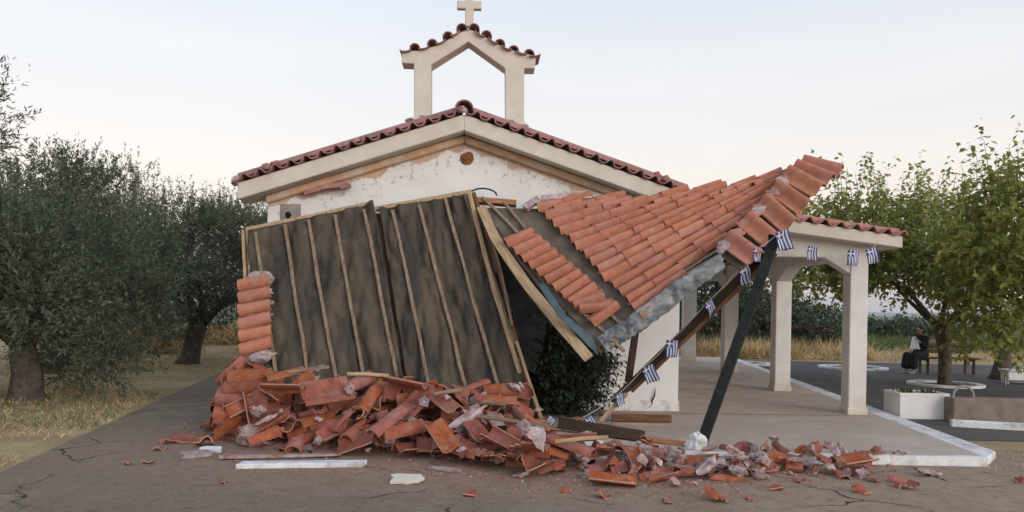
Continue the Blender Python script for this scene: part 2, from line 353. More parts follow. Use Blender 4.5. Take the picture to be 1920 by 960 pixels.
# ------------------------------------------------------------------ the setting
def sheet(name, poly, z, m, sub=0):
    b = MB(); b.add([Vector((p[0], p[1], z)) for p in poly], [tuple(range(len(poly)))])
    return tag(obj(name, b.me(name, m)), kind='structure')
b = MB()
xs = [-6000, -800, -200, -60, -30, -15, 0, 15, 30, 60, 200, 800, 6000]; ys = [-40, 0, 10, 20, 30, 40, 60, 120, 300, 900, 6500]
def gz(x, y): return 0 if y <= 40 else -0.012 * min(y - 40, 500)
b.add([(x, y, gz(x, y)) for y in ys for x in xs], [(j * 13 + i, j * 13 + i + 1, (j + 1) * 13 + i + 1, (j + 1) * 13 + i) for j in range(10) for i in range(12)])
tag(b.obj('ground', M['field']), kind='structure')
e0 = onz(-40, 905); e1 = onz(430, 690)
dirL = (e1 - e0).normalized(); pA = e0 - dirL * 6; pB = e1 + dirL * 9
sheet('pavement', [(pA.x, pA.y), (14, pA.y), (14, 9.2), (5.4, 9.2), (5.4, 24), (pB.x, pB.y)], .004, M['pavement'])
sheet('asphalt_yard', [(5.4, 9.9), (26, 9.2), (26, 25.0), (9, 25.5), (5.4, 26)], .008, M['asphalt'])
# the raised porch floor with its white painted rim
SZ = .10
s0 = onz(1852, 858, SZ); s1 = onz(1300, 848, SZ); sd_ = (s1 - s0).normalized(); sL = s0 + sd_ * 5.55
sR = onz(1640, 776, SZ); rd = (sR - s0).normalized(); sRb = s0 + rd * 17.5
b = MB(); b.prism([(sL.x, sL.y, -.05), (s0.x, s0.y, -.05), (sRb.x, sRb.y, -.05), (sL.x, 25.5, -.05)], (0, 0, SZ + .05))
slab = tag(b.obj('porch_floor', M['slab'], bevel=.012), kind='structure')
b = MB(); nrm = Vector((0, -1, 0)); rim_n = 46
for i in range(rim_n):
    t0 = i / rim_n * 5.5; t1 = (i + 1) / rim_n * 5.5
    def w_(t): return .06 + .05 * noise.noise(Vector((t * 2.3, 1, 4))) 
    p = [s0 + sd_ * t for t in (t0, t1)]
    b.add([p[0] + Vector((0, -.004, .004)), p[1] + Vector((0, -.004, .004)), p[1] + Vector((0, w_(t1), .004)), p[0] + Vector((0, w_(t0), .004)),
           p[0] + Vector((0, -.004, -.11 + .02 * noise.noise(Vector((t0 * 5, 0, 0))))), p[1] + Vector((0, -.004, -.11 + .02 * noise.noise(Vector((t1 * 5, 0, 0)))))], [(0, 1, 2, 3), (0, 4, 5, 1)])
obj('painted_rim', b.me('painted_rim', M['paint']), slab)
for ya_ in (11.2, 14.7, 18.9):
    b = MB(); b.add([(sL.x + .1, ya_, SZ + .003), (s0.x + (ya_ - s0.y) * rd.x / rd.y - .02, ya_ + .12, SZ + .003), (s0.x + (ya_ - s0.y) * rd.x / rd.y - .02, ya_ + .145, SZ + .003), (sL.x + .1, ya_ + .025, SZ + .003)], [(0, 1, 2, 3)]); obj('floor_joint', b.me('floor_joint', M['lowwall']), slab)
b = MB()
rn = Vector((rd.y, -rd.x, 0)); q0 = s0 + rd * .05
b.prism([q0 + rn * .02 - Vector((0, 0, SZ + .03)), q0 + rn * .34 + rd * .5 - Vector((0, 0, SZ + .03)), sRb + rn * .26 - Vector((0, 0, SZ + .03)), sRb + rn * .02 - Vector((0, 0, SZ + .03))], (0, 0, SZ + .012))
tag(b.obj('kerb', M['paint'], bevel=.015), kind='structure')
b = MB(); k0 = onz(1782, 800); k1 = onz(1990, 812)
b.beam([k0 + Vector((0, 0, .05)), k1 + Vector((0, 0, .05))], .12, .11)
tag(b.obj('kerb', M['paint'], bevel=.015), kind='structure')
# far hills and sea strip beyond the fields
b = MB(); n = 60; prev = None; vs = []
for i in range(n + 1):
    x = -5000 + 10000 * i / n
    hgt = 26 + 26 * noise.noise(Vector((x * .0007, 3.1, 0))) + 8 * noise.noise(Vector((x * .003, 1.1, 0)))
    vs += [(x, 4000, -20), (x, 4700, hgt), (x, 6000, -20)]
b.add(vs, [(i * 3 + k, i * 3 + 3 + k, i * 3 + 4 + k, i * 3 + 1 + k) for i in range(n) for k in range(2)])
M['hills'] = mat('far_hills', (.12, .125, .10), var=.3, scale=.004, bump=0)
tag(b.obj('hills', M['hills'], smooth=True), kind='structure')

# ------------------------------------------------------------------ roof tile shells
def shell(prof, Ln, nu, nv, th, keep=None, taper=0.0, mats2=False):
    """thin clay shell: prof(s)->(x,z), length along Y; keep(u,v) cuts a broken edge."""
    P = [prof(i / nu) for i in range(nu + 1)]
    top = []; bot = []
    for j in range(nv + 1):
        t = j / nv; k = 1 - taper * t
        for i in range(nu + 1):
            a = P[max(i - 1, 0)]; c = P[min(i + 1, nu)]
            dx, dz = c[0] - a[0], c[1] - a[1]; l = math.hypot(dx, dz) or 1
            nx, nz = -dz / l, dx / l
            x, z = P[i]
            top.append(Vector((x * k, (t - .5) * Ln, z * k))); bot.append(Vector(((x - nx * th) * k, (t - .5) * Ln, (z - nz * th) * k)))
    quads = [(i, j) for j in range(nv) for i in range(nu) if keep is None or keep((i + .5) / nu, (j + .5) / nv)]
    qs = set(quads); W_ = nu + 1; o = len(top); fs = []; mi = []
    for i, j in quads:
        a, b_, c, d = j * W_ + i, j * W_ + i + 1, (j + 1) * W_ + i + 1, (j + 1) * W_ + i
        fs.append((a, b_, c, d)); mi.append(0); fs.append((o + d, o + c, o + b_, o + a)); mi.append(0)
        for (di, dj), (p, q) in (((0, -1), (a, b_)), ((1, 0), (b_, c)), ((0, 1), (c, d)), ((-1, 0), (d, a))):
            if (i + di, j + dj) not in qs: fs.append((q, p, o + p, o + q)); mi.append(1)
    used = sorted({k for f in fs for k in f}); mp = {k: n_ for n_, k in enumerate(used)}; allv = top + bot
    return [allv[k] for k in used], [tuple(mp[k] for k in f) for f in fs], mi
def barrel_prof(r, flat=1.0):
    return lambda s: (-r * math.cos(math.pi * s), r * flat * math.sin(math.pi * s))
def s_prof(w, h=.058, pan=.42):
    def f(s):
        x = s * w - w / 2
        if s < pan: return (x, -.014 * math.sin(math.pi * s / pan))
        q = (s - pan) / (1 - pan); return (x, h * math.sin(math.pi * q) ** .8)
    return f
def tile_mesh(name, vfm, m, brk=None):
    me = mesh(name, (vfm[0], vfm[1]), [m, brk or m], True, vfm[2], sharp=.7); return me
def frame(x, y, z, o):
    return Matrix(((x.x, y.x, z.x, o.x), (x.y, y.y, z.y, o.y), (x.z, y.z, z.z, o.z), (0, 0, 0, 1)))
def ortho(d, a, o):
    """Y along d, X near a, Z = X x Y."""
    y = d.normalized(); x = (a - y * a.dot(y)).normalized(); return frame(x, y, x.cross(y), o)
def lump_mesh(name, m, size, seed, squash=.6, sub=2):
    bm = bmesh.new(); bmesh.ops.create_icosphere(bm, subdivisions=sub, radius=1)
    for v in bm.verts:
        d = v.co.copy(); k = 1 + .45 * noise.noise(d * 1.3 + Vector((seed * 3.7, seed, 0))) + .22 * noise.noise(d * 3.4 + Vector((0, seed * 5.1, 2)))
        v.co = Vector((d.x * size[0], d.y * size[1], d.z * size[2])) * k * .5
    me = bpy.data.meshes.new(name); bm.to_mesh(me); bm.free(); me.materials.append(m); return me
rng = random.Random(7)

# ------------------------------------------------------------------ chapel
CH_ROT = R(2.0)
cb = onz(1272, 771, SZ)                                   # right foot of the facade
CN = Vector((math.sin(CH_ROT), -math.cos(CH_ROT), 0))     # facade normal, towards the yard
apexw = onplane(872, 215, cb, CN)
CHM = Matrix.Translation(Vector((apexw.x, apexw.y, 0))) @ Matrix.Rotation(CH_ROT, 4, 'Z')
CHI = CHM.inverted()
def chl(px, py, yl=0.0):
    """pixel -> chapel-local point on the plane y = yl."""
    p0 = CHM @ Vector((0, yl, 0)); return CHI @ onplane(px, py, p0, CN)
chapel = empty('chapel', M=CHM)
tag(chapel, 'small white chapel with red tiled gable and open belfry behind the collapsed porch roof', 'chapel')
def cobj(bm_, name, mats, parent=None, **k):
    return bm_.obj(name, mats, parent or chapel, CHM, **k)
xl = chl(502, 400).x; xr = chl(1272, 700).x
SL = .332; OV = .34
za = chl(872, 214, -OV).z                                  # top of the raking cornice at the apex, front plane
hw = max(-chl(464, 345, -OV).x, chl(1283, 350, -OV).x)     # half width of the cornice
CT = .235                                                  # cornice thickness
zw = za - CT
def wall_material():
    m = bpy.data.materials.new('peeling_whitewash'); m.use_nodes = True; t = m.node_tree; N = t.nodes; L = t.links; bb = N['Principled BSDF']
    bb.inputs['Roughness'].default_value = .9; bb.inputs['Specular IOR Level'].default_value = .15
    tc = N.new('ShaderNodeTexCoord'); o = tc.outputs['Object']; sx = N.new('ShaderNodeSeparateXYZ'); L.new(o, sx.inputs[0])
    rake = math_node(N, L, 'SUBTRACT', math_node(N, L, 'SUBTRACT', zw, math_node(N, L, 'MULTIPLY', math_node(N, L, 'ABSOLUTE', sx.outputs[0]), SL)), sx.outputs[2])
    n1 = noise_node(N, L, o, 2.6, 7, .65); n2 = noise_node(N, L, o, 11, 6, .7); n3 = noise_node(N, L, o, 1.0, 3); n4 = noise_node(N, L, o, 24, 4, .6)
    c = mixc(N, L, step(N, L, n3, .35, .65), (.66, .64, .625), (.74, .73, .72))
    d = math_node(N, L, 'ADD', rake, math_node(N, L, 'MULTIPLY', math_node(N, L, 'SUBTRACT', n1, .5), .55))
    peel = math_node(N, L, 'SUBTRACT', 1.0, step(N, L, d, .16, .20))
    c2 = mixc(N, L, step(N, L, n2, .4, .62), (.50, .31, .20), (.56, .43, .34))
    c = mixc(N, L, peel, c, c2)
    band = math_node(N, L, 'MULTIPLY', math_node(N, L, 'SUBTRACT', 1.0, step(N, L, d, .30, .62)), step(N, L, n2, .55, .60))
    c = mixc(N, L, math_node(N, L, 'MULTIPLY', band, .75), c, (.42, .31, .26))
    spots = math_node(N, L, 'MULTIPLY', step(N, L, n4, .66, .69), math_node(N, L, 'SUBTRACT', 1.0, step(N, L, d, .35, .75)))
    c = mixc(N, L, spots, c, (.16, .12, .10))
    L.new(c, bb.inputs['Base Color'])
    bp = N.new('ShaderNodeBump'); bp.inputs['Strength'].default_value = .6; bp.inputs['Distance'].default_value = .012
    L.new(math_node(N, L, 'SUBTRACT', math_node(N, L, 'MULTIPLY', n2, .3), math_node(N, L, 'ADD', peel, math_node(N, L, 'MULTIPLY', spots, 2.0))), bp.inputs['Height']); L.new(bp.outputs[0], bb.inputs['Normal'])
    return m
M['wall'] = wall_material()
def zr(x): return zw - SL * abs(x)
# facade with a door opening; side and back walls
b = MB()
dw, dh = .62, 2.15
b.prism([(xl, 0, 0), (-dw, 0, 0), (-dw, 0, dh), (dw, 0, dh), (dw, 0, 0), (xr, 0, 0), (xr, 0, zr(xr)), (0, 0, zw), (xl, 0, zr(xl))], (0, .3, 0))
cobj(b, 'facade_wall', M['wall'])
b = MB(); b.box(((xl + .15), 5.9, zr(xl) / 2), (.3, 11.2, zr(xl))); cobj(b, 'side_wall', M['plaster'])
b = MB(); b.box(((xr - .15), 5.9, zr(xr) / 2), (.3, 11.2, zr(xr))); cobj(b, 'side_wall', M['plaster'])
b = MB(); b.prism([(xl, 11.5, 0), (xr, 11.5, 0), (xr, 11.5, zr(xr)), (0, 11.5, zw), (xl, 11.5, zr(xl))], (0, .3, 0)); cobj(b, 'back_wall', M['plaster'])
b = MB()
for s in (-1, 1): b.box((s * dw / 2, .2, dh / 2), (dw - .01, .05, dh - .02))
for s in (-1, 1):
    for k in range(3): b.box((s * dw / 2, .165, .42 + k * .66), (dw * .66, .02, .5))
dr = cobj(b, 'door', M['wood_dark'], bevel=.008)
b = MB(); b.tube([(.07, .15, 1.0), (.07, .10, 1.0), (.17, .10, 1.0)], .011, 8); cobj(b, 'door_handle', M['pipe'], dr, smooth=True)
# plinth, right of the door
b = MB(); b.box(((xr + dw) / 2 + .008, -.015, .13 + SZ / 2), (xr - dw + .012, .03, .16 + .0)); cobj(b, 'plinth', M['paint'], bevel=.006)
b = MB(); b.box(((xl - dw) / 2 - .008, -.015, .13 + SZ / 2), (-dw - xl + .012, .03, .16)); cobj(b, 'plinth', M['paint'], bevel=.006)
# crack in the wall, a shallow dark sliver
b = MB(); pts = [chl(1228, 728), chl(1226, 742), chl(1221, 752), chl(1222, 757), chl(1213, 766)]
for i in range(len(pts) - 1):
    p, q = pts[i], pts[i + 1]; w0 = (.004, .012, .014, .005, .004)[i]; w1 = (.012, .014, .005, .004, .003)[i]
    b.add([(p.x - w0, -.0335, p.z), (p.x + w0, -.0335, p.z), (q.x + w1, -.0335, q.z), (q.x - w1, -.0335, q.z)], [(0, 1, 2, 3)])
cobj(b, 'wall_crack', M['dark'])
# raking cornice (one piece per side) with its lower moulding
for s in (-1, 1):
    b = MB(); h_ = hw
    b.prism([(0, -OV, za), (s * h_, -OV, za - SL * h_), (s * h_, -OV, za - SL * h_ - CT), (0, -OV, za - CT)], (0, OV + .25, 0))
    cobj(b, 'raking_cornice', M['cream'], bevel=.012)
    b = MB(); ze = abs(xl if s < 0 else xr) + .02
    b.prism([(0, -.09, zw - .005), (s * ze, -.09, zw - .005 - SL * ze), (s * ze, -.09, zw - .12 - SL * ze), (0, -.09, zw - .12)], (0, .088, 0))
    cobj(b, 'cornice_moulding', M['peach'], bevel=.02)
# roof slopes behind the gable, corrugated clay
b = MB(); nrow = 44
for s in (-1, 1):
    vs = []
    for k in range(nrow * 4 + 1):
        y = .27 + k / 4 * .262; dz = .05 * max(0, math.sin(k / 4 * 2 * math.pi))
        vs += [(0, y, za + .03 + dz), (s * (hw + .06), y, za - SL * (hw + .06) + .03 + dz), (s * (hw + .06), y, za - SL * (hw + .06) - .03), (0, y, za - .03)]
    fs = []
    for k in range(nrow * 4):
        a = k * 4
        fs += [(a, a + 1, a + 5, a + 4), (a + 1, a + 2, a + 6, a + 5), (a + 2, a + 3, a + 7, a + 6)]
    b.add(vs, fs)
roof = cobj(b, 'roof', M['tile_old'])
# gable tiles: short S tiles pointing forward along each rake, cap tiles above
tl = tile_mesh('roof_tile', shell(s_prof(.232, .062, .46), .5, 10, 1, .014), M['tile_old'])
cap = tile_mesh('cap_tile', shell(barrel_prof(.105, .95), .46, 8, 1, .014, taper=.16), M['tile_old'])
slen = math.hypot(1, SL)
for s in (-1, 1):
    sv = Vector((s / slen, 0, -SL / slen)); upv = Vector((s * SL / slen, 0, 1 / slen))
    nn = 15
    for k in range(nn):
        d = .13 + k * (hw * slen + .02) / nn
        o = Vector((0, -OV + .19, za)) + sv * d + upv * .035
        X = Vector((1, 0, 0)) * (1 if s > 0 else 1); X = Vector((abs(sv.x), 0, sv.z * s))
        Mx = frame(X, Vector((0, 1, 0)), X.cross(Vector((0, 1, 0))), o + Vector((0, rng.uniform(-.012, .012), rng.uniform(-.004, .006))))
        obj('roof_tile', tl, roof, CHM @ Mx)
    for k in range(9):
        d = .2 + k * (hw * slen - .05) / 9
        o = Vector((0, -OV + .26, za)) + sv * d + upv * (.105)
        y = (-sv) ; z = upv; x = y.cross(z)
        tilt = Matrix.Rotation(.035, 3, x)
        obj('cap_tile', cap, roof, CHM @ frame(x, tilt @ y, tilt @ z, o))
o = obj('ridge_tile', cap, roof, CHM @ frame(Vector((1, 0, 0)), Vector((0, 1, 0)), Vector((0, 0, 1)), Vector((0, -OV + .19, za + .055))) @ Matrix.Scale(1.3, 4))
for s in (-1, 1):                                           # mortar fillets at the rake ends
    e_ = Vector((s * (hw + .03), -OV + .1, za - SL * (hw + .03) + .05))
    obj('mortar', lump_mesh('mortar', M['mortar'], (.16, .3, .15), 3 + s), roof, CHM @ Matrix.Translation(e_))
    e_ = Vector((s * (hw - .36), -OV + .22, za - SL * (hw - .36) + .15))
    for q in range(2): obj('mortar', lump_mesh('mortar', M['tile_old'], (.16, .2, .13), 8 + s + q), roof, CHM @ Matrix.Translation(e_ + Vector((q * .13, 0, -.045 * q * s))))
obj('mortar', lump_mesh('mortar', M['mortar'], (.16, .1, .1), 21), roof, CHM @ Matrix.Translation(Vector((-.03, -OV + .0, za + .06))))
# belfry
BY = -.02
pp = [(753, 97), (790, 94), (825, 83), (860, 62), (878, 54), (897, 62), (935, 84), (970, 97), (1005, 104), (1003, 128), (983, 128), (983, 262), (948, 252), (947, 128), (878, 78), (808, 122), (808, 245), (776, 250), (776, 119), (753, 118)]
poly = [chl(x, y, BY) for x, y in pp]
b = MB(); b.prism(poly, (0, .30, 0)); bel = cobj(b, 'belfry', M['cream'], bevel=.008)
for px, py in ((792, 225), (965, 232)):                     # cement collar at the posts' feet
    p = chl(px, py, BY + .1); obj('cement_collar', lump_mesh('cement_collar', M['cream'], (.42, .5, .16), px, sub=3), bel, CHM @ Matrix.Translation(p + Vector((0, .06, -.02))))
btile = tile_mesh('belfry_tile', shell(barrel_prof(.082), .46, 8, 1, .013), M['tile_old'])
bpan = tile_mesh('belfry_tile', shell(barrel_prof(.085, -.32), .46, 6, 1, -.013), M['tile_old'])
for px, py in ((778, 92), (811, 84), (840, 70), (866, 55), (889, 55), (912, 68), (937, 84), (963, 96), (992, 103)):
    p = chl(px, py, BY - .03); obj('belfry_tile', btile, bel, CHM @ Matrix.Translation(p + Vector((0, .20, 0))))
for px, py, a in ((760, 96, -4), (795, 91, -14), (826, 80, -24), (853, 64, -30), (900, 65, 30), (925, 78, 30), (950, 91, 22), (978, 100, 14), (1003, 105, -8)):
    p = chl(px, py, BY - .03); obj('belfry_tile', bpan, bel, CHM @ Matrix.Translation(p + Vector((0, .19, .012))) @ Matrix.Rotation(R(a), 4, 'Y'))
c0 = chl(880, 40, BY + .1); cw = abs(chl(888, 10, BY + .1).x - chl(872, 10, BY + .1).x)
zt = chl(880, -16, BY + .1).z; za0 = chl(880, 17, BY + .1).z; za1 = chl(880, 2, BY + .1).z; xa = chl(857, 10, BY + .1).x; xb = chl(903, 10, BY + .1).x
b = MB(); cx = c0.x; h0 = cw / 2
b.prism([(cx - h0, BY + .08, c0.z - .08), (cx + h0, BY + .08, c0.z - .08), (cx + h0, BY + .08, za0), (xb, BY + .08, za0), (xb, BY + .08, za1), (cx + h0, BY + .08, za1), (cx + h0, BY + .08, zt), (cx - h0, BY + .08, zt), (cx - h0, BY + .08, za1), (xa, BY + .08, za1), (xa, BY + .08, za0), (cx - h0, BY + .08, za0)], (0, .1, 0))
cobj(b, 'cross', M['cream'], bel, bevel=.01)
# rusty lamp stub, cement patch with a hole, tile strip torn off under the left cornice
p = chl(875, 297); b = MB(); b.tube([(p.x, -.004, p.z), (p.x, -.02, p.z)], [.10, .085], 14, lump=.25); b.tube([(p.x - .01, -.02, p.z), (p.x - .01, -.05, p.z)], .035, 10)
cobj(b, 'lamp_stub', M['rust'])
p = chl(545, 398); b = MB(); b.box((p.x, -.006, p.z - .06), (.30, .012, .36)); cobj(b, 'cement_patch', M['concrete'], bevel=.004)
obj('wall_hole', lump_mesh('wall_hole', M['dark'], (.12, .06, .10), 5), chapel, CHM @ Matrix.Translation(chl(541, 404) + Vector((0, -.003, 0))))  # black lump on the wall; its colour stands for shade inside the hole
p0 = chl(572, 362, -.1); p1 = chl(650, 346, -.1); b = MB(); b.beam([p0, (p0 + p1) / 2 + Vector((0, 0, .02)), p1], .14, .07, jit=.014, rng=rng); cobj(b, 'torn_tile_strip', M['tile_old'])
p0 = chl(640, 352, -.14); b = MB(); b.beam([p0, chl(657, 349, -.14)], .12, .06, jit=.01, rng=rng); cobj(b, 'torn_tile_strip', M['tile_old'])

# ------------------------------------------------------------------ side colonnade
colo = empty('colonnade', loc=onz(1600, 776, SZ))
tag(colo, 'white arched colonnade with square pillars running along the side of the chapel', 'colonnade')
PIL = [(1607, 777, .27), (1467, 733, .30), (1370, 698, .34), (1293, 678, .36)]
feet = []
for px, py, w in PIL:
    p = onz(px, py, SZ); feet.append(p)
y0 = feet[0].y
zb = at(1530, 482, y0).z; zh = at(1600, 514, y0).z; zt_ = at(1600, 455, y0).z + .1
dcol = (feet[3] - feet[0]); dcol.z = 0
pang = math.atan2(feet[1].x - feet[0].x, feet[1].y - feet[0].y)
for i, (p, (px, py, w)) in enumerate(zip(feet, PIL)):
    b = MB(); b.box((p.x, p.y + w / 2, (zb + .1) / 2), (w, w, zb + .1)); b.box((p.x, p.y + w / 2, .13), (w + .035, w + .035, .14))
    b.obj('pillar', M['plaster'], colo, bevel=.012)
# side beams with chamfered haunches
for i in range(3):
    a, c = feet[i], feet[i + 1]; w = .27
    ya = a.y + PIL[i][2] - .02; yc = c.y + .02
    def P(y, z): 
        t = (y - a.y) / (c.y - a.y); return Vector((a.x + (c.x - a.x) * t - w / 2, y, z))
    b = MB(); hh = .42
    b.prism([P(ya, zh), P(ya + hh * 1.3, zb), P(yc - hh * 1.3, zb), P(yc, zh), P(yc, zt_), P(ya, zt_)], (w, 0, 0))
    b.obj('side_beam', M['plaster'], colo, bevel=.01)
    b = MB(); b.prism([P(ya, zt_ + .0), P(yc + .3, zt_), P(yc + .3, zt_ + .12), P(ya, zt_ + .12)], (w + .30, 0, 0)); b.obj('eave_slab', M['plaster'], colo)
# front beam across the end bay
w = PIL[0][2]; p = feet[0]; xL = p.x - 2.45; fy = p.y + .02
hx = at(1545, 484, fy).x
b = MB()
b.prism([(xL, fy, zh), (xL + .3, fy, zb), (hx, fy, zb), (p.x - w / 2 + .01, fy, zh), (p.x - w / 2 + .01, fy, zb), (p.x + w / 2 - .003, fy, zb), (p.x + w / 2 - .003, fy, at(1630, 462, fy).z + .06), (xL, fy, at(1300, 402, fy).z + .06)], (0, w - .04, 0))
b.obj('front_beam', M['plaster'], colo, bevel=.008)
fo = fy - .30
ca, cb_ = at(1693, 443, fo), at(1330, 389, fo)
csl = (ca.z - cb_.z) / (ca.x - cb_.x); ct = .17
b = MB(); b.prism([cb_, ca, ca - Vector((0, 0, ct)), cb_ - Vector((0, 0, ct + .03))], (0, .62, 0)); b.obj('raking_cornice', M['cream'], colo, bevel=.01)
rl = math.hypot(1, csl); sv = Vector((1 / rl, 0, csl / rl)); upv = Vector((-csl / rl, 0, 1 / rl))
b = MB(); x0 = cb_; vs = []
for k in range(56 * 4 + 1):
    y = fo + .42 + k / 4 * .21; dz = .05 * max(0, math.sin(k / 4 * 2 * math.pi))
    q = x0 + Vector((0, 0, .03 + dz)); e_ = ca + sv * .05 + Vector((0, 0, .03 + dz))
    vs += [(q.x, y, q.z), (e_.x, y, e_.z), (e_.x, y, e_.z - .08 - dz), (q.x, y, q.z - .08 - dz)]
fs = []
for k in range(56 * 4):
    a = k * 4; fs += [(a, a + 1, a + 5, a + 4), (a + 1, a + 2, a + 6, a + 5), (a + 2, a + 3, a + 7, a + 6)]
b.add(vs, fs); croof = b.obj('roof', M['tile_old'], colo)
M['tile_mid'] = mat('sun_bleached_tile', (.36, .16, .125), var=.2, scale=9, bump=.5, tint=(.40, .24, .20), tscale=5, tamt=.6, rnd=.15)
tl2 = tile_mesh('roof_tile', shell(s_prof(.236, .062, .46), .5, 10, 1, .014), M['tile_mid']); cap2 = tile_mesh('cap_tile', shell(barrel_prof(.105, .9), .46, 8, 1, .014, taper=.12), M['tile_mid'])
for k in range(13):
    o = ca + sv * (-.06 - .232 * k) + Vector((0, .20, 0)) + upv * .02
    obj('roof_tile', tl2, croof, frame(sv, Vector((0, 1, 0)), sv.cross(Vector((0, 1, 0))), o))
for k in range(7):
    o = ca + sv * (-.2 - .42 * k) + Vector((0, .27, 0)) + upv * .055
    y = -sv; x = y.cross(upv); obj('cap_tile', cap2, croof, frame(x, y, upv, o))

# ------------------------------------------------------------------ fallen roof deck: felt and battens leaning on the facade
TLd, TRd, BRd = at(458, 434, 11.0), at(884, 362, 11.1), at(1012, 792, 10.22)
dn = (TRd - TLd).cross(BRd - TLd).normalized()
if dn.y > 0: dn = -dn
def dk(px, py, off=0.0): return onplane(px, py, TLd + dn * off, dn)
deck = empty('fallen_roof_deck', loc=(TLd.x, 10.0, SZ))
tag(deck, 'dark felted roof deck with timber battens, fallen upright against the chapel front', 'roof deck')
def felt_sheet(name, pxs, parent, wr, seed, curl=None):
    """quad sheet from four pixel corners on the deck plane, wrinkled."""
    nu, nv = 60, 60; vs = []; fs = []
    a, b_, c, d = [dk(*p) for p in pxs]                    # TL TR BR BL
    for j in range(nv + 1):
        for i in range(nu + 1):
            u, v = i / nu, j / nv
            p = a.lerp(b_, u).lerp(d.lerp(c, u), v)
            q = Vector((p.x * 2.1 + p.z * 1.2 + seed, p.z * .7, seed))
            h = wr * (noise.noise(q * 1.5) + .5 * noise.noise(q * 4.0)) + .012 * noise.noise(Vector((u * 9, v * 25, seed)))
            f_ = Vector((u * 5 + v * 3.2 + seed, v * 3.4 - u * 2.5, seed)); h += .13 * (abs(noise.noise(f_ * 1.1)) - .25) + .07 * (abs(noise.noise(f_ * 2.7 + Vector((3, 1, 0)))) - .2)
            h -= .03 * abs(math.sin(u * math.pi * 5)) - .02
            if curl: h += curl(u, v)
            vs.append(p + dn * h)
    for j in range(nv):
        for i in range(nu): k = j * (nu + 1) + i; fs.append((k, k + nu + 1, k + nu + 2, k + 1))
    me = mesh(name, (vs, fs), M['felt'], True)
    o = obj(name, me, parent); m = o.modifiers.new('s', 'SOLIDIFY'); m.thickness = .006; m.offset = 0
    return o
b = MB(); q = [dk(462, 440, -.05), dk(884, 372, -.05), dk(1006, 790, -.05), dk(520, 800, -.05)]
b.prism(q, -dn * .025); b.obj('boarding', M['wood_dark'], deck)
felt_sheet('felt_sheet', [(463, 434), (703, 382), (772, 800), (512, 810)], deck, .022, 1.0, lambda u, v: .07 * max(0, (u - .86) / .14) ** 1.5 * (1 - .55 * v) + .02)
felt_sheet('felt_sheet', [(712, 391), (886, 364), (1012, 792), (778, 806)], deck, .016, 5.0)
bt = [((480, 436), (527, 760)), ((535, 422), (590, 790)), ((578, 412), (646, 800)), ((629, 403), (698, 800)), ((683, 393), (764, 800)), ((737, 394), (822, 800)), ((787, 383), (892, 800)), ((834, 372), (955, 800)), ((872, 363), (1016, 795))]
for k, (p, q) in enumerate(bt):
    b = MB(); n = 7
    pts = [dk(p[0] + (q[0] - p[0]) * t + rng.uniform(-1.2, 1.2), p[1] + (q[1] - p[1]) * t, .045 + (.012 if 2 < k < 5 else 0) + .01 * noise.noise(Vector((k, t * 3, 0)))) for t in [i / n for i in range(n + 1)]]
    b.beam(pts, .043, .035, up=dn, jit=.004, rng=rng); b.obj('batten', M['wood_mid'], deck)
for p, q, w, mt in (((456, 432), (470, 700), .04, 'wood_light'), ((464, 432), (480, 700), .03, 'wood_mid'), ((462, 431), (700, 381), .05, 'wood_light'), ((704, 392), (884, 360), .06, 'wood_light')):
    b = MB(); b.beam([dk(p[0] + (q[0] - p[0]) * t, p[1] + (q[1] - p[1]) * t, -.02) for t in (0, .33, .66, 1)], w, .06, up=dn, jit=.004, rng=rng); b.obj('edge_board', M[mt], deck)
# verge tiles still bedded down the left edge
vt = tile_mesh('verge_tile', shell(barrel_prof(.092, 1.0), .44, 8, 1, .016, taper=.08), M['tile'], M['tile_break'])
dxx = (dk(520, 545) - dk(440, 560)).normalized()
for k, (px, py) in enumerate(((478, 531), (479, 553), (479, 577), (480, 601), (481, 625), (482, 648))):
    o = dk(px, py, .10); down = (dk(px, py + 20, .1) - o)
    y = (dxx + Vector((0, 0, rng.uniform(-.04, .10)))).normalized()
    Mx = ortho(y, down, o)
    obj('verge_tile', vt, deck, Mx)
    obj('mortar', lump_mesh('mortar', M['mortar'], (.40, .16, .12), k + 31), deck, Matrix.Translation(dk(px + 6, py + 14, .03)))
obj('mortar', lump_mesh('mortar', M['mortar'], (.42, .2, .22), 44), deck, Matrix.Translation(dk(488, 522, .06)))
obj('mortar', lump_mesh('mortar', M['mortar'], (.34, .2, .16), 45), deck, Matrix.Translation(dk(484, 672, .10)))

# ------------------------------------------------------------------ hanging tiled roof on the right
hang = empty('hanging_tiled_roof', loc=onz(1315, 840, SZ))
tag(hang, 'twisted orange tiled roof corner hanging from the chapel front over the porch', 'roof')
A00, A10, A01, A11 = at(893, 382, 10.95), at(1528, 316, 10.65), at(1122, 652, 9.42), at(1350, 494, 9.36)
def HS(u, v):
    p = A00.lerp(A10, u).lerp(A01.lerp(A11, u), v)
    return p + Vector((.05, -.5, .8)) * (.055 * noise.noise(Vector((u * 3.1, v * 2.6, 4.0))) + .02 * noise.noise(Vector((u * 8, v * 7, 1.0))))
def hpx(px, py):
    """patch parameters of a pixel, by Newton steps on the projected patch."""
    u, v = .5, .5
    def pr(p):
        d = p - CAM; return (CX + F * d.dot(RIGHT) / d.y, HY - F * d.dot(UP) / d.y)
    for _ in range(30):
        x, y = pr(HS(u, v)); e = 1e-3
        xu, yu = pr(HS(u + e, v)); xv, yv = pr(HS(u, v + e))
        a, b_, c, d = (xu - x) / e, (xv - x) / e, (yu - y) / e, (yv - y) / e; det = a * d - b_ * c
        rx, ry = px - x, py - y; u += (rx * d - b_ * ry) / det; v += (a * ry - c * rx) / det
    return u, v
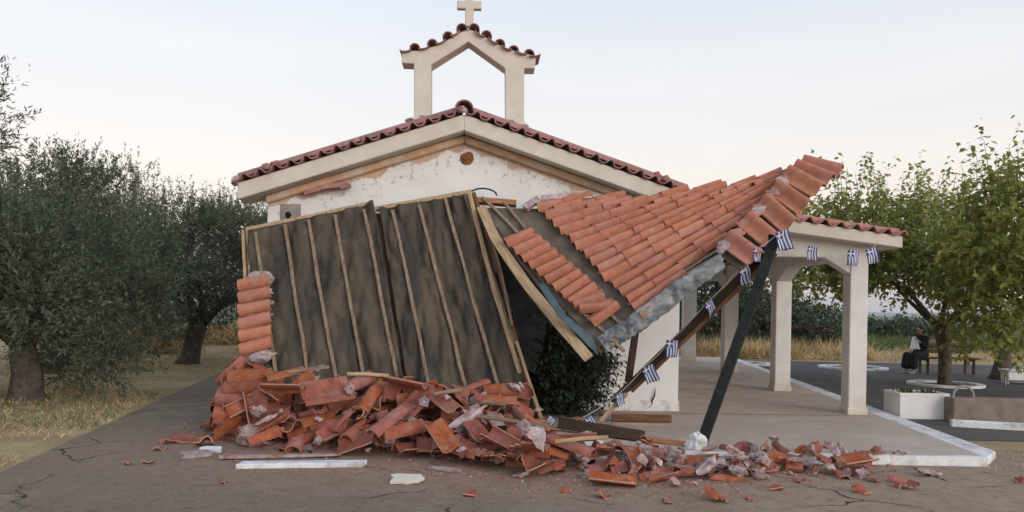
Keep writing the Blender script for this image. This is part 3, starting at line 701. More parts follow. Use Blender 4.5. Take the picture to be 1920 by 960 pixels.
def hn(u, v):
    e = 1e-3; n = (HS(u + e, v) - HS(u - e, v)).cross(HS(u, v + e) - HS(u, v - e)).normalized()
    return n if n.y < 0 else -n
SKX, SKY = [893, 1000, 1108, 1200, 1272, 1326, 1375, 1437, 1500, 1530], [382, 384, 376, 375, 363, 357, 347, 333, 316, 314]
nu, nv = 24, 16; vs = []; fs = []
tops = [hpx(893 + 635 * i / nu, float(np.interp(893 + 635 * i / nu, SKX, SKY)) + 6) for i in range(nu + 1)]
for side in (0, -.03):
    for j in range(nv + 1):
        for i in range(nu + 1):
            u_ = tops[i][0] + (i / nu - tops[i][0]) * j / nv; v_ = tops[i][1] + (1 - tops[i][1]) * j / nv
            vs.append(HS(u_, v_) + hn(u_, v_) * (side - .012 + (.008 * noise.noise(Vector((i * .6, j * .6, 2))))))
K = (nu + 1) * (nv + 1)
for j in range(nv):
    for i in range(nu):
        a = j * (nu + 1) + i; q = (a, a + nu + 1, a + nu + 2, a + 1); fs.append(q); fs.append(tuple(K + k for k in reversed(q)))
M['felt_hang'] = mat('dusty_felt', (.145, .115, .088), var=.35, scale=6, bump=.6, bscale=14, tint=(.075, .062, .05), tscale=3, tamt=.8)
obj('felt_deck', mesh('felt_deck', (vs, fs), M['felt_hang'], True), hang)
rt = [tile_mesh('roof_tile', shell(s_prof(.178 + .002 * i, .082, .22), .41, 14, 1, .014), M['tile'], M['tile_break']) for i in range(2)]
NR = 15
def lin(P, t):
    x = min(max(t, 0), .99999) * (len(P) - 1); i = int(x); a, c = P[i], P[i + 1]; f = x - i; return (a[0] + (c[0] - a[0]) * f, a[1] + (c[1] - a[1]) * f)
def hs(px, py): u, v = hpx(px, py); return HS(u, v), hn(u, v)
LE = [(1010, 392), (1204, 594)]                            # broken left edge of the tiled field

def slope(t): return -(.24 + .48 * t)
def tile_row(t, start, length, stop, key, across, zoff=.03):
    """lay tiles along one row until stop(px, py) is reached; returns how many."""
    px, py = start; m = slope(t); n = 0
    p0, n0 = hs(px, py)
    while n < length:
        qx = px; q = p0
        while (q - p0).length < .37:
            qx += 2.5; q, nq = hs(qx, py + m * (qx - px))
            if qx - px > 120: break
        qy = py + m * (qx - px); mx_, my_ = (px + qx) / 2, (py + qy) / 2
        if stop(mx_, my_): break
        o, n_ = hs(mx_, my_); d = q - p0; a = d.cross(-n_) if d.cross(-n_).z < 0 else d.cross(n_)
        Mx = ortho(d, a, o + n_ * (zoff + rng.uniform(-.004, .007)))
        sc_ = across(mx_, my_)
        Mx = Mx @ Matrix.Rotation(-.05 + rng.uniform(-.01, .01), 4, 'X') @ Matrix.Rotation(rng.uniform(-.016, .016), 4, 'Z') @ Matrix.Rotation(rng.uniform(-.025, .025), 4, 'Y') @ Matrix.Diagonal((sc_, 1, min(1, sc_ * 1.08), 1))
        obj('roof_tile', rt[rng.randrange(2)], hang, Mx); n += 1; px, py, p0 = qx, qy, q
    return n
def row_gap(t):
    """local row pitch, as a scale of the tile's own width."""
    def f(px, py):
        dt = 1 / (NR - 1); a = lin(LE, min(t + dt, 1)) if t + dt <= 1 else lin(LE, t - dt); m2 = slope(t + dt if t + dt <= 1 else t - dt)
        y2 = a[1] + m2 * (px - a[0]); p, _ = hs(px, py); q, _ = hs(px, y2)
        s0_ = lin(LE, t); d, _ = hs(px + 10, py + slope(t) * 10); d = (d - p).normalized(); w = q - p; w = w - d * w.dot(d)
        return min(1.15, max(.55, w.length / .158))
    return f
def out(px, py):
    hx = 1346 + (470 - py) / (470 - 306) * (1512 - 1346)
    return py < np.interp(px, SKX, SKY) - 5 or px > hx - 6
for r in range(NR):
    t = r / (NR - 1); st = lin(LE, t) if r < NR else (1176, 590)
    lim = 99 if r < NR - 2 else (2, 1)[r - NR + 2]
    tile_row(min(t, 1), (st[0] + rng.uniform(-4, 4), st[1]), lim, out, 0, row_gap(min(t, 1)))
for px in range(1040, 1480, 62):                           # short rows that run out along the top edge
    tile_row(.12 + (px - 1040) / 440 * .35, (px, float(np.interp(px, SKX, SKY)) + 15), 1, lambda a_, b_: a_ > 1490, 0, lambda a_, b_: .95, .022)
# torn strip of tiles beyond the gap
for k in range(12):
    t = k / 11; px = 950 + 160 * t; py = 458 + 152 * t
    (p0, n0), (p1, _) = hs(px, py), hs(px + 30, py - 30 * (.42 + .35 * t)); d = p1 - p0; a = d.cross(n0); a = a if a.z < 0 else -a
    Mx = ortho(d, a, p0 + d.normalized() * .20 + n0 * (.035 + .02 * (k > 8)))
    Mx = Mx @ Matrix.Rotation(rng.uniform(-.05, .05) + (-.3 * (k - 8) if k > 8 and k < 11 else 0), 4, 'Z') @ Matrix.Rotation(-.04, 4, 'X')
    obj('roof_tile', rt[k % 2], hang, Mx)
# upright edge tile and strip of grout along the top
for px0, py0, px1, py1 in ((985, 395, 1012, 380), (1015, 378, 1110, 372)):
    u0, v0 = hpx(px0, py0); u1, v1 = hpx(px1, py1); p, q = HS(u0, v0), HS(u1, v1)
    b = MB(); n0 = hn(u0, v0); b.beam([p + n0 * .05, (p + q) / 2 + n0 * .07, q + n0 * .05], .12, .06, up=n0, jit=.012, rng=rng); b.obj('grout_strip', M['mortar'], hang)
# battens that show in the gaps
for (pa, pb) in (((905, 372), (1040, 520)), ((945, 380), (985, 430)), ((1060, 560), (1170, 660)), ((1230, 560), (1350, 470)), ((1180, 600), (1340, 486)), ((1110, 560), (1165, 610))):
    u0, v0 = hpx(*pa); u1, v1 = hpx(*pb)
    b = MB(); b.beam([HS(u0 + (u1 - u0) * t, v0 + (v1 - v0) * t) + hn(u0, v0) * .02 for t in (0, .25, .5, .75, 1)], .04, .035, up=hn(u0, v0), jit=.003, rng=rng); b.obj('batten', M['wood_mid'], hang)
# zinc flashing along the low eave, painted flashing up the broken left edge
def strip(name, pts_a, pts_b, m, crumple, seed, n=28, k=5):
    vs = []; fs = []
    def pl(P, t):
        x = t * (len(P) - 1); i = min(int(x), len(P) - 2); return P[i].lerp(P[i + 1], x - i)
    for i in range(n + 1):
        for j in range(k + 1):
            p = pl(pts_a, i / n).lerp(pl(pts_b, i / n), j / k)
            vs.append(p + Vector((0, -1, .4)) * crumple * noise.noise(Vector((i * .55, j * .9, seed))) + Vector((0, -.25, -.5)) * crumple * noise.noise(Vector((i * 1.3, j * 2, seed + 5))))
    for i in range(n):
        for j in range(k): a = i * (k + 1) + j; fs.append((a, a + 1, a + k + 2, a + k + 1))
    o = obj(name, mesh(name, (vs, fs), m, True), hang); md = o.modifiers.new('s', 'SOLIDIFY'); md.thickness = .005
    return o
strip('flashing', [at(1118, 632, 9.40), at(1170, 600, 9.34), at(1262, 530, 9.28), at(1352, 474, 9.28)], [at(1138, 660, 9.36), at(1190, 630, 9.30), at(1276, 566, 9.22), at(1360, 500, 9.22)], M['metal_grey'], .065, 2.0, 50, 8)
strip('flashing', [at(1020, 530, 9.75), at(1062, 590, 9.5), at(1112, 632, 9.40)], [at(1008, 532, 9.72), at(1046, 592, 9.45), at(1122, 667, 9.32)], M['metal_teal'], .02, 4.0)
# outer slope past the hip: wide eave tiles
ht = tile_mesh('eave_tile', shell(s_prof(.285, .10, .40), .56, 14, 1, .018), M['tile'], M['tile_break'])
hipP = [at(1346, 470, 9.32), at(1425, 388, 9.85), at(1478, 325, 10.3), at(1512, 306, 10.5)]
eavP = [at(1396, 500, 8.98), at(1475, 428, 9.45), at(1535, 352, 9.95), at(1578, 316, 10.25)]
def pl(P, t):
    x = min(max(t, 0), .9999) * (len(P) - 1); i = int(x); return P[i].lerp(P[i + 1], x - i)
vs = []; fs = []
for i in range(17):
    for j in range(5): vs.append(pl(hipP, i / 16).lerp(pl(eavP, i / 16), j / 4 * .9) + Vector((.01, .05, -.05)))
for i in range(16):
    for j in range(4): a = i * 5 + j; fs.append((a, a + 1, a + 6, a + 5))
o = obj('felt_deck', mesh('felt_deck', (vs, fs), M['felt_hang']), hang); md = o.modifiers.new('s', 'SOLIDIFY'); md.thickness = .02
for k in range(7):
    t = (k + .5) / 7; h_, e_ = pl(hipP, t), pl(eavP, t); d = (h_ - e_)
    a = -(pl(eavP, t + .06) - pl(eavP, t - .06)); o_ = (h_ + e_) / 2 + Vector((.0, -.03, .01))
    Mx = ortho(d, a, o_)
    if Mx.col[2].y > 0: Mx = ortho(d, -a, o_)
    obj('eave_tile', ht, hang, Mx @ Matrix.Rotation(rng.uniform(-.03, .03), 4, 'Z') @ Matrix.Rotation(.05, 4, 'X') @ Matrix.Diagonal((1, min(1.15, d.length / .50), 1, 1)))
for k in range(11):
    t = (k + .3) / 11; p = pl(hipP, t).lerp(pl(eavP, t), .06); d = (pl(hipP, min(t + .05, 1)) - pl(hipP, t - .05 if t > .05 else 0))
    Mx = ortho(d, pl(eavP, t) - pl(hipP, t), p + Vector((0, -.025, .02)))
    obj('mortar', lump_mesh('mortar', M['tile_mid'] if k % 3 else M['mortar'], (.15, .26, .06), k + 61, sub=3), hang, Mx @ Matrix.Rotation(rng.uniform(-.4, .4), 4, 'Z'))
obj('mortar', lump_mesh('mortar', M['mortar'], (.14, .14, .22), 80), hang, Matrix.Translation(pl(eavP, .99) + Vector((-.05, .02, -.02))))
# joist stubs under the deck
for pa, pb in (((1000, 470), (1125, 655)), ((1240, 540), (1320, 500))):
    u0, v0 = hpx(*pa); u1, v1 = hpx(*pb); b = MB()
    b.beam([HS(u0, v0) - hn(u0, v0) * .08, HS(u1, v1) - hn(u1, v1) * .08], .06, .09); b.obj('joist', M['wood_red'], hang)

# ------------------------------------------------------------------ loose timbers, post, eave beam
def timber(name, pts, w, h, m, label, up=(0, -1, .2), cat='timber', group=None, jit=.003):
    pts = [Vector(p) for p in pts]; L = sum((pts[i + 1] - pts[i]).length for i in range(len(pts) - 1)); n = max(2, int(L / .22))
    fine = [pl(pts, i / n) for i in range(n + 1)]
    b = MB(); b.beam(fine, w, h, up=Vector(up), jit=jit, rng=rng)
    # object frame: Z along the timber so that the grain follows it
    d = (pts[-1] - pts[0]).normalized(); Q = d.to_track_quat('Z', 'Y').to_matrix().to_4x4(); Mx = Matrix.Translation(pts[0]) @ Q; inv = Mx.inverted()
    b.v = [inv @ p for p in b.v]
    return tag(b.obj(name, m, None, Mx, bevel=.003), label, cat, group)
timber('plank', [at(902, 388, 10.8), at(930, 450, 10.55), at(985, 530, 10.1), at(1050, 610, 9.6), at(1104, 672, 9.25)], .13, .04, M['wood_light'], 'long pale bent plank hanging along the torn edge of the tiled roof')
timber('plank', [at(888, 362, 11.0), at(938, 520, 10.72), at(996, 742, 10.3)], .05, .09, M['wood_red'], 'reddish timber standing at the edge of the fallen roof deck by the shrub')
timber('plank', [at(879, 358, 10.95), at(925, 540, 10.65), at(975, 700, 10.35)], .06, .05, M['wood_light'], 'pale rafter standing over the last batten of the fallen roof deck')
timber('plank', [at(905, 400, 10.85), at(938, 500, 10.6), at(960, 612, 10.4)], .035, .05, M['wood_mid'], 'thin grey batten dangling between the felt deck and the pale bent plank')
timber('plank', [at(968, 640, 10.4), at(1017, 790, 10.05)], .04, .04, M['wood_light'], 'thin pale batten with its foot on the floor beside the dark shrub')
timber('plank', [at(890, 376, 11.05), at(968, 382, 11.05)], .08, .13, M['wood_orange'], 'short orange timber lying level at the top between deck and tiled roof')
timber('plank', [at(900, 392, 10.9), at(975, 490, 10.3), at(1080, 622, 9.55), at(1128, 662, 9.38)], .05, .07, M['wood_dark'], 'dark edge rafter under the torn side of the tiled roof')
b = MB(); b.prism([at(900, 392, 11.05), at(945, 430, 11.0), at(1000, 500, 10.85), at(1030, 570, 10.75), at(1020, 640, 10.7), at(1003, 700, 10.65), at(985, 690, 10.65), at(955, 560, 10.8)], (.01, .02, .005)); b.obj('felt_shade_flap', M['membrane_under'], deck)  # hanging felt, widened into a dark sheet standing for the shade behind it
b = MB(); b.tube([at(890, 366, 11.12) + Vector((.20 * math.cos(a) + .12, 0, .10 * math.sin(a))) for a in [i * .35 for i in range(10)]], .012, 8)
tag(b.obj('cable_loop', M['dark'], smooth=True), 'black cable loop sticking up behind the top of the fallen deck', 'cable')
b = MB(); pf = onz(1313, 838, SZ); pt = at(1453, 448, 9.12); d = (pt - pf).normalized()
Q = d.to_track_quat('Z', 'Y').to_matrix().to_4x4() @ Matrix.Rotation(R(38), 4, 'Z'); Mx = Matrix.Translation(pf) @ Q; Lp = (pt - pf).length
b.box((0, 0, Lp / 2 - .02), (.115, .115, Lp + .04)); b.box((0, 0, Lp + .003), (.16, .16, .012))
tag(b.obj('steel_post', M['post'], None, Mx, bevel=.006), 'leaning black square steel post holding up the hanging tiled roof', 'post')
o = obj('concrete_footing', lump_mesh('concrete_footing', M['paint'], (.22, .24, .26), 9, sub=3), None, Matrix.Translation(pf + Vector((-.05, -.05, .03))))
tag(o, 'chipped white footing lump at the foot of the black steel post', 'footing')
BM0, BM1 = at(1150, 752, 9.95), at(1476, 436, 9.18)
timber('eave_beam', [BM0, BM1], .10, .10, M['wood_dark'], 'dark timber eave beam slanting from the floor up to the steel post', cat='beam')
timber('eave_beam', [at(1185, 733, 9.85), at(1455, 474, 9.14)], .05, .10, M['wood_red'], 'reddish fascia board nailed below the slanting dark eave beam', cat='board')
timber('plank', [at(1126, 790, 9.75), at(1175, 738, 9.80)], .05, .04, M['wood_light'], 'short pale batten propping the low end of the slanting eave beam')
timber('strut', [at(1193, 612, 9.75), at(1178, 716, 9.9)], .085, .06, M['wood_dark'], 'short dark upright strut between flashing and slanting eave beam')
timber('plank', [onz(1148, 790, SZ) + Vector((0, 0, .05)), onz(1258, 792, SZ) + Vector((0, 0, .05))], .1, .10, M['wood_red'], 'reddish timber offcut lying on the porch floor before the cracked wall')
timber('plank', [onz(1150, 796, SZ) + Vector((0, 0, .012)), onz(1240, 799, SZ) + Vector((0, 0, .012))], .03, .022, M['wood_light'], 'thin pale lath on the porch floor before the reddish offcut')
timber('plank', [onz(1050, 808, SZ) + Vector((0, 0, .10)), onz(1205, 828, SZ) + Vector((0, 0, .06))], .13, .10, M['wood_dark'], 'thick grey-brown beam lying half buried along the back of the rubble')
timber('plank', [onz(1205, 828, SZ) + Vector((0, 0, .04)), onz(1290, 838, SZ) + Vector((0, 0, .025))], .06, .03, M['wood_orange'], 'splintered orange board end lying by the foot of the steel post')
timber('plank', [onz(1052, 789, SZ) + Vector((0, 0, .05)), onz(1105, 802, SZ) + Vector((0, 0, .04))], .03, .02, M['wood_light'], 'small pale lath resting on the half buried beam')

# ------------------------------------------------------------------ rubble heap: pieces are dropped one by one on a height map
GX0, GY0, GR = -5.2, 5.6, .02
GW, GH = int(12.2 / GR), int(5.2 / GR)
yy, xx = np.mgrid[0:GH, 0:GW]; gx = GX0 + xx * GR; gy = GY0 + yy * GR
hm = np.zeros((GH, GW))
sla = Vector((s1.x - s0.x, s1.y - s0.y)).normalized()
inside = ((gx - s0.x) * (-sla.y) + (gy - s0.y) * sla.x) * (1 if (-sla.y * 0 + sla.x * 1) > 0 else -1) > 0
hm[inside & (gx > sL.x) & (gx < s0.x + .02 + (gy - s0.y) * rd.x / rd.y)] = SZ
# profile samples: pixel column, crest row, crest depth, front row
PR = [(405, 770, 9.0, 815), (425, 712, 9.1, 828), (500, 698, 9.3, 850), (600, 704, 9.3, 852), (690, 698, 9.2, 858), (800, 716, 9.1, 865), (880, 748, 9.1, 895), (950, 768, 9.1, 905), (1020, 797, 8.9, 905), (1100, 816, 8.6, 915), (1200, 838, 8.1, 922), (1300, 852, 7.7, 925), (1450, 862, 7.7, 905), (1560, 868, 7.7, 893), (1640, 878, 7.5, 886)]
px_ = []; Hs = []; Yc = []; Yf = []
for x, ty, Y, fy_ in PR:
    p = at(x, ty, Y); q = onz(x, fy_); px_.append((p.x / p.y)); Hs.append(max(p.z * (.42 if x < 900 else .46), .03)); Yc.append(Y); Yf.append(min(q.y, Y - .25))
sl_ = gx / gy
H_ = np.interp(sl_, px_, Hs, left=0, right=0); C_ = np.interp(sl_, px_, Yc); F_ = np.interp(sl_, px_, Yf)
tt = np.clip((gy - F_) / (C_ - F_), 0, 1)
target = np.where((gy > F_) & (sl_ > px_[0]) & (sl_ < px_[-1]), H_ * (tt * .55 + .45 * np.sin(tt * np.pi / 2)), 0)
backY = 10.15 + .02 * gx
target = np.where(gy > C_, H_ * np.clip((backY + .35 - gy) / .5, 0, 1), target)
target = np.where(gy > backY + .3, 0, target)
target *= np.where(sl_ > 170 / F, np.clip((C_ + .45 - gy) / .45, 0, 1), 1)
# a core of crushed debris under the pieces
npr = np.random.RandomState(3)
core = np.clip(target * .66 - .06, 0, None)
rough = sum(npr.randn(GH // s_ + 2, GW // s_ + 2).repeat(s_, 0).repeat(s_, 1)[:GH, :GW] * a_ for s_, a_ in ((9, .022), (5, .012), (3, .008)))
core = np.where(core > .0, np.clip(core + rough, 0, None), 0)
core0 = np.maximum(hm, core)
ST = 3; sub = core0[::ST, ::ST]; msk = (core[::ST, ::ST] > .004)
ny_, nx_ = sub.shape; idx = -np.ones((ny_, nx_), int); vs = []; fs = []
for j in range(ny_ - 1):
    for i in range(nx_ - 1):
        if msk[j:j + 2, i:i + 2].any():
            q = []
            for jj, ii in ((j, i), (j, i + 1), (j + 1, i + 1), (j + 1, i)):
                if idx[jj, ii] < 0:
                    idx[jj, ii] = len(vs); vs.append((GX0 + ii * ST * GR, GY0 + jj * ST * GR, sub[jj, ii] + .003 if msk[jj, ii] else hm[jj * ST, ii * ST] - .02))
                q.append(int(idx[jj, ii]))
            fs.append(tuple(q))
tag(obj('crushed_debris', mesh('crushed_debris', (vs, fs), M['grit'])), 'crushed tile and mortar debris filling the rubble heap', 'rubble', kind='stuff')
hm = core0.copy()

def jag(seed, mode):
    r = random.Random(seed); ph = [r.uniform(0, 6.28) for _ in range(4)]; c = r.uniform(.35, .75)
    def k(u, v):
        w = .09 * math.sin(u * 5 + ph[0]) + .07 * math.sin(u * 13 + ph[1]); w2 = .10 * math.sin(v * 6 + ph[2])
        if mode == 0: return v < c + w
        if mode == 1: return v < c + w and u > .25 + w2
        if mode == 2: return abs(v - .5) + .6 * abs(u - .5 + w) < .38 + w2
        if mode == 3: return u < .55 + w2 and v > .1 + w
        return v + .7 * u < 1.05 + w
    return k
KIND = {}
def kind(key, vfm, m, brk=None, name='clay_tile'):
    me = tile_mesh('clay_tile' if len(key) > 3 or key == 's' else 'tile_shard', vfm, m, brk); co = np.array([v.co[:] for v in me.vertices])
    # dense surface samples for the height map
    r = np.random.RandomState(1); pts = [co]
    for p in me.polygons:
        a = co[list(p.vertices)]; w = r.dirichlet(np.ones(len(a)), 6); pts.append(w @ a)
    KIND[key] = (me, np.vstack(pts))
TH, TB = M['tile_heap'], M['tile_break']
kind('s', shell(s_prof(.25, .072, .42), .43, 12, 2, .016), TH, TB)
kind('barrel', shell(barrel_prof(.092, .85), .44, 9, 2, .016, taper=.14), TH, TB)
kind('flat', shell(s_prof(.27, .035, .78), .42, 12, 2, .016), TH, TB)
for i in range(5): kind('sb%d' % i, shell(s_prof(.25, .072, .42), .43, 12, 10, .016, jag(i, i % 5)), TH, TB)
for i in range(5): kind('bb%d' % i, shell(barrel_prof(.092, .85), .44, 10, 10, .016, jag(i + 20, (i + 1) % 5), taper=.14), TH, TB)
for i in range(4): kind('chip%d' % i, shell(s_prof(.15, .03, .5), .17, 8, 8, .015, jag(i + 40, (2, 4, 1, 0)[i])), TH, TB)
def chunk_mesh(name, m, size, seed):
    r = random.Random(seed); bm = bmesh.new()
    for _ in range(13):
        v = Vector((r.gauss(0, 1), r.gauss(0, 1), r.gauss(0, 1))).normalized() * r.uniform(.7, 1.05); bm.verts.new((v.x * size[0] / 2, v.y * size[1] / 2, v.z * size[2] / 2))
    h = bmesh.ops.convex_hull(bm, input=bm.verts)
    bmesh.ops.delete(bm, geom=list({g for g in h['geom_interior'] if isinstance(g, bmesh.types.BMVert)}), context='VERTS')
    bmesh.ops.subdivide_edges(bm, edges=bm.edges, cuts=2, use_grid_fill=True)
    bmesh.ops.triangulate(bm, faces=bm.faces)
    for v in bm.verts: v.co += Vector((noise.noise(v.co * 22 + Vector((seed, 0, 0))), noise.noise(v.co * 22 + Vector((0, seed, 5))), noise.noise(v.co * 22 + Vector((7, 0, seed))))) * .022
    me = bpy.data.meshes.new(name); bm.to_mesh(me); bm.free(); me.materials.append(m); return me
for i in range(8):
    me = chunk_mesh('mortar_lump', M['mortar'], ((.22, .16, .10), (.28, .14, .08), (.18, .17, .10), (.36, .18, .10), (.14, .10, .07), (.2, .15, .12), (.13, .09, .06), (.26, .22, .09))[i], i * 3 + 1)
    KIND['m%d' % i] = (me, np.array([v.co[:] for v in me.vertices]))

def drop(key, X, Y, yaw, pitch=None, roll_=None, flip=False, sink=.88, scale=1.0, jit=.22):
    me, pts = KIND[key]; P = pts * scale
    rot = Matrix.Rotation(yaw, 3, 'Z')
    if flip: P0 = Matrix.Rotation(math.pi, 3, 'Y')
    else: P0 = Matrix()[0:3] and Matrix.Identity(3)
    if pitch is None:
        flat = P @ np.array(rot @ P0).T; ii = np.clip(((flat[:, 0] + X - GX0) / GR).astype(int), 0, GW - 1); jj = np.clip(((flat[:, 1] + Y - GY0) / GR).astype(int), 0, GH - 1)
        A = np.c_[flat[:, :2], np.ones(len(flat))]; sol = np.linalg.lstsq(A, hm[jj, ii], rcond=None)[0]
        n = Vector((-sol[0], -sol[1], 1)); g = math.hypot(sol[0], sol[1])
        if g > 1.3: n = Vector((-sol[0] * 1.3 / g, -sol[1] * 1.3 / g, 1))
        n.normalize(); n = (n + Vector((rng.gauss(0, jit), rng.gauss(0, jit), 0))).normalized()
        T = Vector((0, 0, 1)).rotation_difference(n).to_matrix() @ rot @ P0
    else:
        T = rot @ Matrix.Rotation(pitch, 3, 'X') @ Matrix.Rotation(roll_ or 0, 3, 'Y') @ P0
    Q = P @ np.array(T).T
    ii = np.clip(((Q[:, 0] + X - GX0) / GR).astype(int), 0, GW - 1); jj = np.clip(((Q[:, 1] + Y - GY0) / GR).astype(int), 0, GH - 1)
    gap = hm[jj, ii] - Q[:, 2]; z = np.quantile(gap, .97) * sink + gap.max() * (1 - sink) if len(gap) else 0
    np.maximum.at(hm, (jj, ii), Q[:, 2] + z)
    Mx = Matrix.Translation((X, Y, float(z))) @ T.to_4x4() @ Matrix.Scale(scale, 4)
    return obj(me.name, me, None, Mx)
L4 = 'small broken chip of orange tile on the open pavement round the heap'; G4 = 'tile chips on the pavement'
cnt = {'tile': 0, 'piece': 0, 'lump': 0}
def zone(X, Y):
    px = CX + F * X / Y
    if px > 1290: return 'past the steel post'
    if px > 1020: return 'near the shrub'
    if Y > 9.15: return 'against the felt deck'
    if px < 560: return 'by the verge tiles'
    if px < 760: return 'above the trim board'
    return 'past the trim board'
NM = {'s': 'wavy', 'barrel': 'half-round', 'flat': 'flat'}
def settle(n, frac, tmin=.05):
    """add pieces where the heap is still lowest against its profile."""
    for _ in range(n):
        need = np.where(target > tmin, target - hm, -1)
        best = None
        for _t in range(60):
            j = rng.randrange(GH); i = rng.randrange(GW)
            if target[j, i] > tmin - .01:
                s_ = need[j, i] + rng.uniform(0, .10)
                if best is None or s_ > best[0]: best = (s_, i, j)
        if best is None or best[0] < (.13 if tmin > .03 else .075): continue
        X, Y = GX0 + best[1] * GR, GY0 + best[2] * GR; zn = zone(X, Y)
        r = rng.random(); far_ = (X / Y) > (1040 - CX) / F
        # tiles slid off the deck together, so many still lie roughly level with the eave
        yaw = rng.choice((rng.gauss(math.pi / 2, .4), rng.gauss(math.pi / 2 + .7, .5), rng.gauss(0, .6), rng.uniform(0, 6.28)))
        fw, fb = (.06, .36) if far_ else (frac, .24)
        fl = rng.random() < .25
        if r < fw:
            k = rng.choice(('s', 's', 'barrel', 'barrel', 'barrel', 'flat'))
            o = drop(k, X, Y, yaw, flip=fl, jit=.14); tag(o, 'whole %s orange roof tile%s in the heap %s' % (NM[k], ' hollow side up' if fl else '', zn), 'roof tile', 'fallen roof tiles ' + zn); cnt['tile'] += 1
        elif r < fw + fb:
            k = rng.choice(['sb%d' % q for q in range(5)] + ['bb%d' % q for q in range(5)])
            o = drop(k, X, Y, yaw, flip=fl, jit=.06 if far_ else .13, scale=rng.uniform(.6, .9) if far_ else 1); tag(o, 'broken %s orange tile piece%s in the heap %s' % ('wavy' if k[0] == 's' else 'half-round', ' hollow side up' if fl else '', zn), 'tile piece', 'broken tile pieces ' + zn); cnt['piece'] += 1
        else:
            sc = rng.uniform(.6, 1.15)
            o = drop('m%d' % rng.randrange(8), X, Y, rng.uniform(0, 6.28), scale=sc, sink=.5); tag(o, '%s lilac-grey mortar lump in the heap %s' % ('large' if sc > .85 else 'small', zn), 'mortar lump', 'mortar lumps ' + zn); cnt['lump'] += 1
settle(300, .50); settle(240, .22, .02)

def hit(px, py):
    """first point of the heap along a pixel's ray."""
    d = ray(px, py); Y = 5.8
    while Y < 10.5:
        p = CAM + d * Y; i = int((p.x - GX0) / GR); j = int((p.y - GY0) / GR)
        if 0 <= i < GW and 0 <= j < GH and p.z <= hm[j, i] + .01: return p
        Y += .02
    return onz(px, py)
# pieces one can single out
def named(key, px, py, yaw, label, cat='roof tile', pitch=None, roll_=None, flip=False, scale=1.0):
    p = hit(px, py); o = drop(key, p.x, p.y, yaw, pitch, roll_, flip, scale=scale); return tag(o, label, cat)
named('flat', 612, 775, R(-60), 'large flat tile sloping towards the yard above the white trim board', pitch=R(6), roll_=R(40), scale=1.35)
named('barrel', 690, 775, R(-14), 'barrel tile pointing down the heap next to the large flat tile', pitch=R(30))
named('barrel', 728, 800, R(-40), 'barrel tile leaning downhill with its open end raised on the heap', pitch=R(28), scale=1.1)
named('barrel', 535, 735, R(-62), 'barrel tile lying slantwise over the stacked verge tiles', pitch=R(14))
named('s', 530, 790, R(88), 'whole wavy tile facing the yard beside the pale mortar block', pitch=R(0), roll_=R(28), scale=1.05)
named('s', 760, 745, R(75), 'wavy tile facing out near the top middle of the heap', pitch=R(8), roll_=R(30), scale=1.2)
named('sb0', 970, 882, R(78), 'broken shallow tile tipped forward at the front foot of the heap', 'tile piece', pitch=R(2), roll_=R(34), scale=1.35, flip=False)
named('s', 1148, 908, R(82), 'tile half standing at the front edge of the thin rubble', pitch=R(4), roll_=R(14), scale=1.0)
named('barrel', 1070, 850, R(62), 'long barrel tile lying across the middle of the thin rubble', pitch=R(14), scale=1.1)
named('s', 832, 830, R(40), 'curved tile with a scalloped end on the slope of the heap', pitch=R(35), scale=.95)
named('bb0', 1510, 878, R(60), 'bright tile piece propped on the thin rubble trail along the white rim', 'tile piece', pitch=R(22), scale=1.1)
named('s', 1600, 872, R(112), 'last whole tile ending the rubble trail along the white rim', pitch=R(-4), roll_=R(10))
for k, (px, py, sc, lb) in enumerate(((880, 812, 1.5, 'large rough mortar mass on the slope past the trim board'), (925, 790, 1.3, 'rough mortar mass stuck to tile scraps below the last battens'), (985, 812, 1.2, 'pale mortar mass lying near the shrub'), (655, 748, 1.0, 'mortar clod lodged beside the large flat tile'), (1010, 850, 1.25, 'mortar mass in the thick of the rubble near the shrub'), (1320, 885, 1.3, 'long mortar mass lying before the steel post'), (1385, 890, 1.2, 'mortar mass with tile crust past the steel post'), (1260, 870, 1.2, 'mortar mass at the back of the thin rubble'))):
    p = hit(px, py); tag(drop('m%d' % (3, 7, 3, 1, 7, 3, 7, 5)[k], p.x, p.y, k * .8, scale=sc, sink=.6), lb, 'mortar lump')
